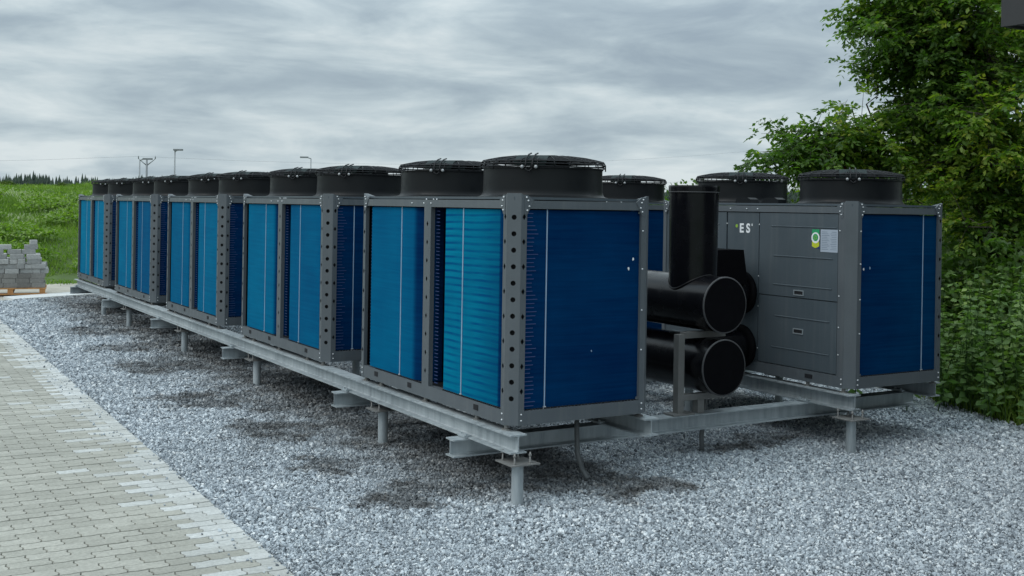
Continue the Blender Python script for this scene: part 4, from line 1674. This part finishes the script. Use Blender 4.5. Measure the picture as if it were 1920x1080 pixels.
# bushes on and behind the bank
bushes = [(1.7, 46, 2.4, 0.45, 'dull green bush on the bank beside the farthest unit'), (3.4, 50, 3.0, 0.55, 'broad low bush on the bank behind the farthest units'), (-1.6, 62, 4.0, 0.4, 'low green bush on top of the grass bank, beyond the block stack'),
          (-6.0, 66, 5.0, 0.45, 'olive bush on top of the grass bank at the paved side'), (6.2, 58, 4.0, 0.6, 'low bush behind the fans of the far units'), (0.9, 70, 4.0, 0.4, 'bush halfway between the bank and the far wood')]
for x, y, w, h, lab in bushes:
    bush('bush', x, y, float(bank_h(np.array(x), np.array(y))) - 0.2, w, h, lab, M['bush'], 9000, 0.22, 'bushes along the top of the grass bank')
hed = [(40.0, 60.0, 7, 2.5, 'green thicket seen beside the black standpipe cap'), (47.5, 55, 7, 2.6, 'thicket beyond the fans of the tree row')]
for x, y, w, h, lab in hed:
    bush('bush', x, y, float(bank_h(np.array(x), np.array(y))) * 0 - 0.2, w, h, lab, M['bush'], 9000, 0.22, 'thickets beyond the units')


def far_wood():
    Vs, Fs, Ts = [], [], []
    base = 0
    n = 4600
    az = RNG.uniform(R(-6), R(64), n)
    dd = RNG.uniform(300, 420, n)
    x = CAM[0] + dd * np.sin(az)
    y = CAM[1] + dd * np.cos(az)
    clump = 1 + 0.05 * np.sin(az * 60) + 0.05 * np.sin(az * 143 + 1)
    h = (RNG.uniform(7.4, 9.0, n) + (RNG.random(n) < 0.12) * RNG.uniform(0.3, 1.3, n)) * clump * dd / 375
    fam = RNG.random(n)
    for i in range(n):
        layers = 5
        w = h[i] * (0.19 if fam[i] < 0.7 else 0.30)
        h[i] *= 1.0 if fam[i] < 0.7 else 0.85
        pts, fs = [], []
        for l in range(layers):
            z0 = h[i] * (0.05 + 0.86 * l / layers)
            z1 = min(h[i] * (0.05 + 0.86 * (l + 1.9) / layers), h[i])
            rr_ = w * (1 - l / (layers + 0.4))
            s = len(pts)
            k = 6
            ph = RNG.uniform(0, 1)
            for q in range(k):
                a = 2 * np.pi * (q + ph) / k
                j = RNG.uniform(0.7, 1.2)
                pts.append((x[i] + rr_ * j * np.cos(a), y[i] + rr_ * j * np.sin(a), z0 + RNG.uniform(-.2, .2)))
            pts.append((x[i], y[i], z1))
            for q in range(k):
                fs.append((s + q, s + (q + 1) % k, s + k))
        Vs.append(np.array(pts))
        Fs.append(np.array(fs) + base)
        base += len(pts)
        Ts.append(np.full(len(fs), RNG.random()))
    return np.vstack(Vs), np.vstack(Fs), np.concatenate(Ts)


V, Fc, T = far_wood()
add_mesh('far_wood', mesh_from_arrays('far_wood', V, Fc, [M['spruce']], T), kind='stuff', label='dark line of spruce wood along the horizon', cat='wood')
# brush at the foot of the wood
n = 90000
az = RNG.uniform(R(-6), R(64), n)
dd = RNG.uniform(130, 290, n)
pos = np.c_[CAM[0] + dd * np.sin(az), CAM[1] + dd * np.cos(az), np.zeros(n)]
hh = 0.62 * (2.3 + 0.9 * np.sin(az * 37) + 0.6 * np.sin(az * 91 + 2)) * (0.6 + dd / 400)
pos[:, 2] = RNG.random(n) ** 0.7 * hh
ax = RNG.normal(0, 1, (n, 3))
V, Fc, T = leaves(pos, ax, RNG.uniform(0.6, 1.5, n), RNG.uniform(0.3, 0.6, n), np.clip(RNG.normal(0.5, 0.25, n), 0, 1))
add_mesh('far_brush', mesh_from_arrays('far_brush', V, Fc, [M['bush']], T), kind='stuff', label='scrub between the bank and the far spruce wood', cat='scrub')

# ------------------------------------------------------------------ lamp posts and power poles
def lamp_post(x, y, h, label, arm=(1, 0), head=0.5):
    root = empty('lamp_post', (x, y, -0.06), label=label, cat='lamp post', group='lamp posts in the distance')
    mb = MB()
    mb.tube([(0, 0, 0), (0, 0, h * 0.5), (0, 0, h)], [0.08, 0.065, 0.05], 8)
    mb.build('post', M['pole_grey'], root)
    mb = MB()
    a = Vector((arm[0], arm[1], 0))
    mb.tube([(0, 0, h - 0.05), tuple(a * 0.3 + Vector((0, 0, h + 0.05))), tuple(a * head + Vector((0, 0, h + 0.03)))], 0.05, 6)
    mb.build('arm', M['pole_grey'], root)
    mb = MB()
    c = a * (head + 0.25) + Vector((0, 0, h))
    q = Vector((-a.y, a.x, 0)) * 0.14
    pts = [c - a * 0.35 - q, c + a * 0.35 - q, c + a * 0.35 + q, c - a * 0.35 + q]
    lo = [tuple(p) for p in pts]
    hi = [tuple(p * 1.0 + Vector((0, 0, 0.13))) for p in pts]
    for s in ((3, 2, 1, 0),):
        mb.poly([lo[k] for k in s])
    mb.poly(hi)
    for k in range(4):
        k2 = (k + 1) % 4
        mb.poly([lo[k], lo[k2], hi[k2], hi[k]])
    mb.build('lamp_head', M['pole_dark'], root)
    return root


lamp_post(16.04, 82.0, 4.95, 'thin lamp post beside the forked power pole, above the far fans', (0.86, -0.5), 0.35)
lamp_post(18.53, 81.4, 5.72, 'tallest thin lamp post standing clear behind the far units', (0.86, -0.5), 0.0)
lamp_post(31.95, 87.65, 5.8, 'thin lamp post behind the second unit of the row beside the paving', (-0.86, 0.5), 0.35)


def power_pole(x, y, h, label, s=1.0, aw=2.2):
    root = empty('power_pole', (x, y, -0.06), label=label, cat='power pole', group='power poles in the distance')
    mb = MB()
    mb.tube([(0, 0, 0), (0, 0, h)], [0.19 * s, 0.14 * s], 8)
    mb.build('pole', M['pole_dark'], root)
    for z, w in ((h - 0.9 * s, aw * s), (h - 4.6 * s, aw * s)):
        for sg in (-1, 1):
            mb = MB()
            mb.tube([(0, 0, z), (sg * 0.86 * w, -sg * 0.5 * w, z + 1.0 * s)], [0.085 * s, 0.05 * s], 6)
            arm = mb.build('cross_arm', M['pole_dark'], root)
            mb = MB()
            mb.lathe([(0.0, 0), (0.1 * s, 0.03), (0.06 * s, 0.2 * s), (0.1 * s, 0.25 * s), (0.0, 0.5 * s)], 6, (sg * 0.86 * w, -sg * 0.5 * w, z + 1.0 * s))
            mb.build('insulator', M['pole_grey'], arm)
    return root


power_pole(27.68, 130.6, 6.7, 'dark forked power pole between two lamp posts above the far fans', 0.8, 1.25)
power_pole(134.9, 138.5, 11.9, 'power pole with slanted arms beyond the tree row fans, at the low branch', 0.65, 2.6)
power_pole(176.5, 167.6, 14.2, 'faint distant power pole seen through the low hanging branch', 0.9)


def wire(pts, label):
    mb = MB()
    out_ = []
    for (a, b_) in zip(pts[:-1], pts[1:]):
        a, b_ = Vector(a), Vector(b_)
        for k in range(8):
            t = k / 8
            q = a.lerp(b_, t)
            q.z -= 1.6 * 4 * t * (1 - t)
            out_.append(tuple(q))
    out_.append(tuple(pts[-1]))
    mb.tube(out_, 0.009, 4)
    mb.build('power_line', M['pole_dark'], label=label, cat='power line')


wire([(-60, 150, 6.6), (27.7 - 0.86, 131.1, 7.0), (134.9 - 2.3, 139.8, 12.1), (176.5, 167.6, 14.0)], 'upper thin power line strung between the distant poles')
wire([(-60, 146, 3.9), (27.7 + 0.86, 130.1, 4.0), (134.9 + 2.3, 137.2, 8.2), (176.5, 167.6, 10.2)], 'lower thin power line strung between the distant poles')

# ------------------------------------------------------------------ trees
def tree(label, base, trunk_pts, blobs, n_limb, leaf_len, density, r0=0.16, mat='leaf', name='leafy_tree', group=None, twig_n=9):
    """trunk, limbs that reach into the crown's lumps, branchlets and drooping leafy twigs"""
    base = Vector(base)
    root = empty(name, base, label=label, cat='tree', group=group)
    wood = MB()
    tp = [Vector(p) - base for p in trunk_pts]
    k = len(tp)
    trunk = MB()
    trunk.tube(tp, list(np.linspace(r0, r0 * 0.35, k)), 10)
    to = trunk.build('trunk', M['bark'], root)
    twp, twa, twn = [], [], []
    bl_ = [(Vector(c) - base, r_, w) for c, r_, w in blobs]
    ws = np.array([w for _, _, w in bl_], float)
    ws /= ws.sum()

    def on_trunk(t):
        f = t * (k - 1)
        i = min(int(f), k - 2)
        return tp[i].lerp(tp[i + 1], f - i)
    for li in range(n_limb):
        c, r_, w = bl_[RNG.choice(len(bl_), p=ws)]
        dv = Vector(RNG.normal(0, 1, 3)).normalized()
        tip = c + dv * r_ * float(RNG.uniform(0.45, 1.0))
        # start below the tip along the trunk
        best = min((on_trunk(t) for t in np.linspace(0.15, 1, 12)), key=lambda q: (q - tip).length + 1.2 * max(0, q.z - tip.z + 0.5))
        mid1 = best.lerp(tip, 0.35) + Vector(RNG.normal(0, 0.14, 3)) + Vector((0, 0, 0.12))
        mid2 = best.lerp(tip, 0.7) + Vector(RNG.normal(0, 0.14, 3)) + Vector((0, 0, 0.16))
        limb = [best, mid1, mid2, tip]
        ln = (tip - best).length
        rr_ = min(r0 * 0.40, 0.008 + 0.010 * ln)
        wood.tube(limb, [rr_, rr_ * 0.7, rr_ * 0.42, 0.006], 5)
        nb = max(5, int(ln * density))
        for bi in range(nb):
            t = float(RNG.uniform(0.30, 1.0))
            f = t * 3
            i = min(int(f), 2)
            st = limb[i].lerp(limb[i + 1], f - i)
            bd_ = Vector(RNG.normal(0, 1, 3))
            bd_.z = bd_.z * 0.55 + 0.12
            bd_ = (bd_.normalized() + (limb[i + 1] - limb[i]).normalized() * 0.6).normalized()
            bl2 = float(RNG.uniform(0.28, 0.75))
            en = st + bd_ * bl2 - Vector((0, 0, 0.12 * bl2))
            wood.tube([st, st.lerp(en, 0.5) + Vector((0, 0, 0.04)), en], [0.005, 0.004, 0.002], 3, cap=False)
            for q in range(twig_n):
                tt = float(RNG.uniform(0.25, 1.05))
                twp.append(st.lerp(en, tt))
                td = Vector(RNG.normal(0, 1, 3))
                td.z *= 0.5
                td = (td.normalized() + bd_ * 0.7).normalized()
                twa.append(td)
    twp = np.array([tuple(v) for v in twp])
    twa = np.array([tuple(v) for v in twa])
    # each twig carries a compound leaf: a stalk with paired leaflets and an end leaflet, drooping
    nl = 7
    P, A, Tn = [], [], []
    tw_t = np.clip(RNG.normal(0.42, 0.2, len(twp)) + 0.25 * np.sin(twp[:, 0] * 2.1 + 1.1 * np.sin(twp[:, 2] * 1.7)) * np.sin(twp[:, 2] * 1.9 + twp[:, 1]), 0, 1)
    side = np.cross(twa, np.array([0, 0, 1.0]) + RNG.normal(0, 0.2, twa.shape))
    side /= np.linalg.norm(side, axis=1)[:, None]
    stalk = leaf_len * 2.2 * RNG.uniform(0.7, 1.2, len(twp))
    for q in range(nl):
        t = 0.25 + 0.75 * (q // 2) / (nl // 2)
        sg = 0 if q == nl - 1 else (1 if q % 2 else -1)
        pos = twp + twa * (stalk * t)[:, None] - np.array([0, 0, 1.0]) * (stalk * 0.35 * t * t)[:, None]
        ax = twa * (0.55 if sg else 1.0) + side * sg * 0.9 + np.array([0, 0, -0.45]) + RNG.normal(0, 0.22, twa.shape)
        P.append(pos)
        A.append(ax)
        Tn.append(tw_t)
    P, A, Tn = np.vstack(P), np.vstack(A), np.concatenate(Tn)
    m_ = len(P)
    V, Fc, T = leaves(P, A, leaf_len * RNG.uniform(0.65, 1.25, m_), leaf_len * 0.25 * RNG.uniform(0.8, 1.25, m_), np.clip(Tn + RNG.normal(0, 0.1, m_), 0, 1))
    add_mesh('crown', mesh_from_arrays('crown', V, Fc, [M[mat]], T), root)
    wood.build('branches', M['bark'], root)
    return root, m_


NLEAF = 0
RNG = np.random.default_rng(29)
r_, m_ = tree('big leafy tree whose trunk leans beside the nearest unit of the tree row', (7.55, 1.78, -0.05),
              [(7.55, 1.78, -0.05), (7.66, 1.92, 0.9), (7.86, 2.13, 1.6), (8.0, 2.35, 2.6), (7.95, 2.5, 3.8), (8.0, 2.6, 5.6)],
              [((8.15, 2.3, 4.0), 0.9, 2.2), ((7.55, 2.66, 4.15), 0.75, 2), ((7.45, 3.2, 4.1), 0.5, 2.0), ((7.40, 3.1, 3.5), 0.5, 2.0), ((7.14, 3.3, 4.2), 0.32, 1.1), ((7.7, 2.1, 3.1), 0.8, 2.2), ((7.31, 2.7, 2.85), 0.55, 1.5),
               ((6.95, 2.95, 2.55), 0.35, 0.35), ((7.37, 2.19, 2.2), 0.75, 1.8), ((7.6, 1.8, 1.7), 0.6, 1.2), ((8.2, 2.4, 5.6), 1.3, 2.5), ((8.0, 2.0, 2.4), 0.8, 1.5)],
              116, 0.078, 8.0, group=None, twig_n=12)
NLEAF += m_
r_, m_ = tree('slender tree stretching one low leafy branch over the fans of the tree row', (7.3, 3.9, -0.05),
              [(7.3, 3.9, -0.05), (7.25, 3.75, 0.9), (7.2, 3.6, 1.6), (7.25, 3.5, 2.2), (7.3, 3.5, 3.0)],
              [((6.6, 3.25, 2.55), 0.32, 2), ((6.25, 3.42, 2.52), 0.24, 2.4), ((5.92, 3.6, 2.44), 0.12, 1.4), ((6.98, 3.2, 2.35), 0.40, 1.6), ((7.2, 3.4, 3.1), 0.35, 1.2), ((6.45, 3.35, 2.80), 0.18, 0.7)],
              20, 0.078, 8, r0=0.07, twig_n=11)
NLEAF += m_
r_, m_ = tree('tall tree standing behind the leaning one, deeper among the trees', (10.2, 4.2, -0.05),
              [(10.2, 4.2, -0.05), (10.15, 4.2, 1.5), (10.2, 4.3, 3.2), (10.3, 4.2, 5.5)],
              [((10.3, 4.2, 3.6), 1.2, 2), ((9.6, 4.5, 2.5), 0.9, 1.6), ((10.6, 3.6, 2.2), 1.0, 1.6), ((10.4, 3.9, 5.2), 1.4, 2), ((9.2, 4.7, 1.6), 0.7, 1.2), ((9.9, 3.6, 1.4), 0.9, 1.2)],
              60, 0.08, 5.5)
NLEAF += m_
r_, m_ = tree('dark tree at the back of the thicket, beyond the tall one', (12.5, 6.6, -0.05),
              [(12.5, 6.6, -0.05), (12.4, 6.6, 1.5), (12.5, 6.5, 3.0), (12.5, 6.5, 5.0)],
              [((12.5, 6.5, 3.2), 1.5, 2), ((12.0, 6.9, 1.9), 1.2, 1.6), ((12.9, 5.9, 1.8), 1.2, 1.6), ((13.6, 5.0, 2.8), 1.4, 2)],
              46, 0.10, 4.5)
NLEAF += m_
r_, m_ = tree('tree rising behind the building end, at the edge of the gravel', (9.6, 0.9, -0.05),
              [(9.6, 0.9, -0.05), (9.55, 1.0, 1.5), (9.6, 1.1, 3.0), (9.6, 1.0, 5.0)],
              [((9.5, 1.1, 3.4), 1.1, 2), ((9.0, 1.5, 2.2), 0.9, 1.6), ((9.3, 0.9, 1.5), 0.9, 1.6), ((9.6, 1.2, 5.0), 1.3, 2)],
              50, 0.075, 5.5)
NLEAF += m_
print('LEAFLETS', NLEAF)
# a tuft of withered red leaves on the low branch
c = np.array([[6.52, 3.30, 2.40]])
V, Fc, T = leaf_cloud(c, np.array([0.09]), 26, 0.06, 0.016)
add_mesh('withered_sprig', mesh_from_arrays('withered_sprig', V, Fc, [M['red_leaf']], T), label='small tuft of withered red leaves on the low hanging branch', cat='leaf tuft')

# understorey shrubs
shr = [(6.7, 2.9, 1.7, 1.5, 'dark shrub right behind the nearest unit of the tree row'), (7.4, 1.6, 1.6, 1.7, 'shrub around the foot of the leaning tree'), (8.6, 3.2, 2.2, 1.7, 'shady shrub between the leaning tree and the tall one'),
       (8.6, 6.2, 3.0, 1.9, 'broad shrub deep along the tree row'), (10.8, 9.5, 4.5, 2.3, 'large shrub at the far end of the tree row'), (8.4, 1.0, 1.8, 1.7, 'shrub behind the nettles at the edge of the picture'), (6.9, 4.7, 1.6, 1.4, 'low shrub behind the second unit of the tree row')]
for x, y, w, h, lab in shr:
    bush('shrub', x, y, -0.03, w, h, lab, M['shrub'], 8000, 0.085, 'shrubs under the trees', 'shrub')


# nettles and weeds at the gravel's edge
def nettle_clump(x, y, w, hgt, label, n_st):
    root = empty('nettle_clump', (x, y, -0.02), label=label, cat='weeds', group='nettle clumps along the edge of the gravel')
    st = MB()
    P, A, Ln, Wd, Tn = [], [], [], [], []
    for s in range(n_st):
        bx, by = RNG.normal(0, w * 0.42, 2)
        h = hgt * RNG.uniform(0.55, 1.1)
        lx, ly = RNG.normal(0, 0.10, 2) * h
        st.tube([(bx, by, 0), (bx + lx * 0.4, by + ly * 0.4, h * 0.55), (bx + lx, by + ly, h)], [0.006, 0.005, 0.002], 3, cap=False)
        tone = RNG.normal(0.45, 0.18)
        pairs = int(5 + h * 7)
        for q in range(pairs):
            t = 0.18 + 0.82 * (q + RNG.uniform(0, .5)) / pairs
            a = (q % 2) * math.pi / 2 + RNG.normal(0, 0.3)
            size = (0.125 - 0.062 * t) * RNG.uniform(0.8, 1.25)
            for sg in (1, -1):
                P.append((bx + lx * t, by + ly * t, h * t))
                A.append((sg * math.cos(a), sg * math.sin(a), RNG.uniform(-0.6, 0.15)))
                Ln.append(size)
                Wd.append(size * 0.30)
                Tn.append(np.clip(tone + 0.25 * t - 0.1 + RNG.normal(0, 0.08), 0, 1))
    V, Fc, T = leaves(np.array(P), np.array(A), np.array(Ln), np.array(Wd), np.array(Tn), 0.15)
    add_mesh('foliage', mesh_from_arrays('foliage', V, Fc, [M['nettle']], T), root)
    st.build('stems', M['nettle'], root, kind='stuff')


net = [(5.75, 0.95, 0.75, 0.9, 'nettle clump beside the end of the outer beam', 60), (5.85, 0.45, 0.8, 1.05, 'tall nettle clump in the middle of the weeds, next to the gravel', 80), (5.75, 0.0, 0.75, 1.05, 'nettle clump nearest the camera at the edge of the gravel', 80),
       (6.35, 1.6, 0.9, 1.1, 'nettle clump behind the outer beam', 70), (6.5, 0.85, 0.9, 1.25, 'high nettle clump under the leaning tree', 80), (6.4, 0.2, 0.9, 1.3, 'high nettle clump in the second line of the weeds', 80), (7.0, 2.5, 1.0, 1.1, 'nettle clump behind the far corner of the nearest unit', 60),
       (6.1, -0.6, 0.8, 1.1, 'nettle clump at the outermost edge of the weeds', 60), (7.2, 0.8, 1.0, 1.35, 'nettle clump at the back of the weeds', 60), (6.3, 2.9, 0.8, 0.8, 'short nettle clump along the outer beam', 40)]
for a in net:
    nettle_clump(*a)
# grass tufts at the edge of the gravel
n = 2600
yy = RNG.uniform(-0.6, 3.5, n)
xx = np.interp(yy, [-5, -0.4, 0.25, 1.0, 3.2, 9.5], [4.6, 5.05, 5.2, 5.45, 6.2, 8.2]) + np.abs(RNG.normal(0.12, 0.25, n)) + 0.02
pos = np.c_[xx, yy, np.full(n, -0.01)]
V, Fc, T = blades(pos, RNG.uniform(0.08, 0.42, n), RNG.uniform(0.003, 0.006, n), RNG.uniform(0.2, 0.8, n), np.clip(RNG.normal(0.55, 0.2, n), 0, 0.92))
add_mesh('edge_grass', mesh_from_arrays('edge_grass', V, Fc, [M['grass']], T), kind='stuff', label='thin grass growing at the edge of the gravel', cat='grass')

# ------------------------------------------------------------------ eave of the building by the camera
bld = empty('building', (1.94, -2.0, 0), label='dark eave corner of the building reaching in at the top', cat='building')
mb = MB()
mb.box(0.0, 9.0, -7.0, 0.0, 2.86, 2.98)
mb.build('roof_eave', M['roof_grey'], bld)
mb = MB()
mb.box(-0.02, 9.0, 0.001, 0.025, 2.845, 3.02)
mb.box(-0.025, -0.001, -7.0, 0.025, 2.845, 3.02)
mb.build('fascia', M['roof_dark'], bld)
mb = MB()
mb.box(0.9, 9.0, -7.0, -0.9, -0.06, 2.859)
mb.build('wall', M['wall'], bld)
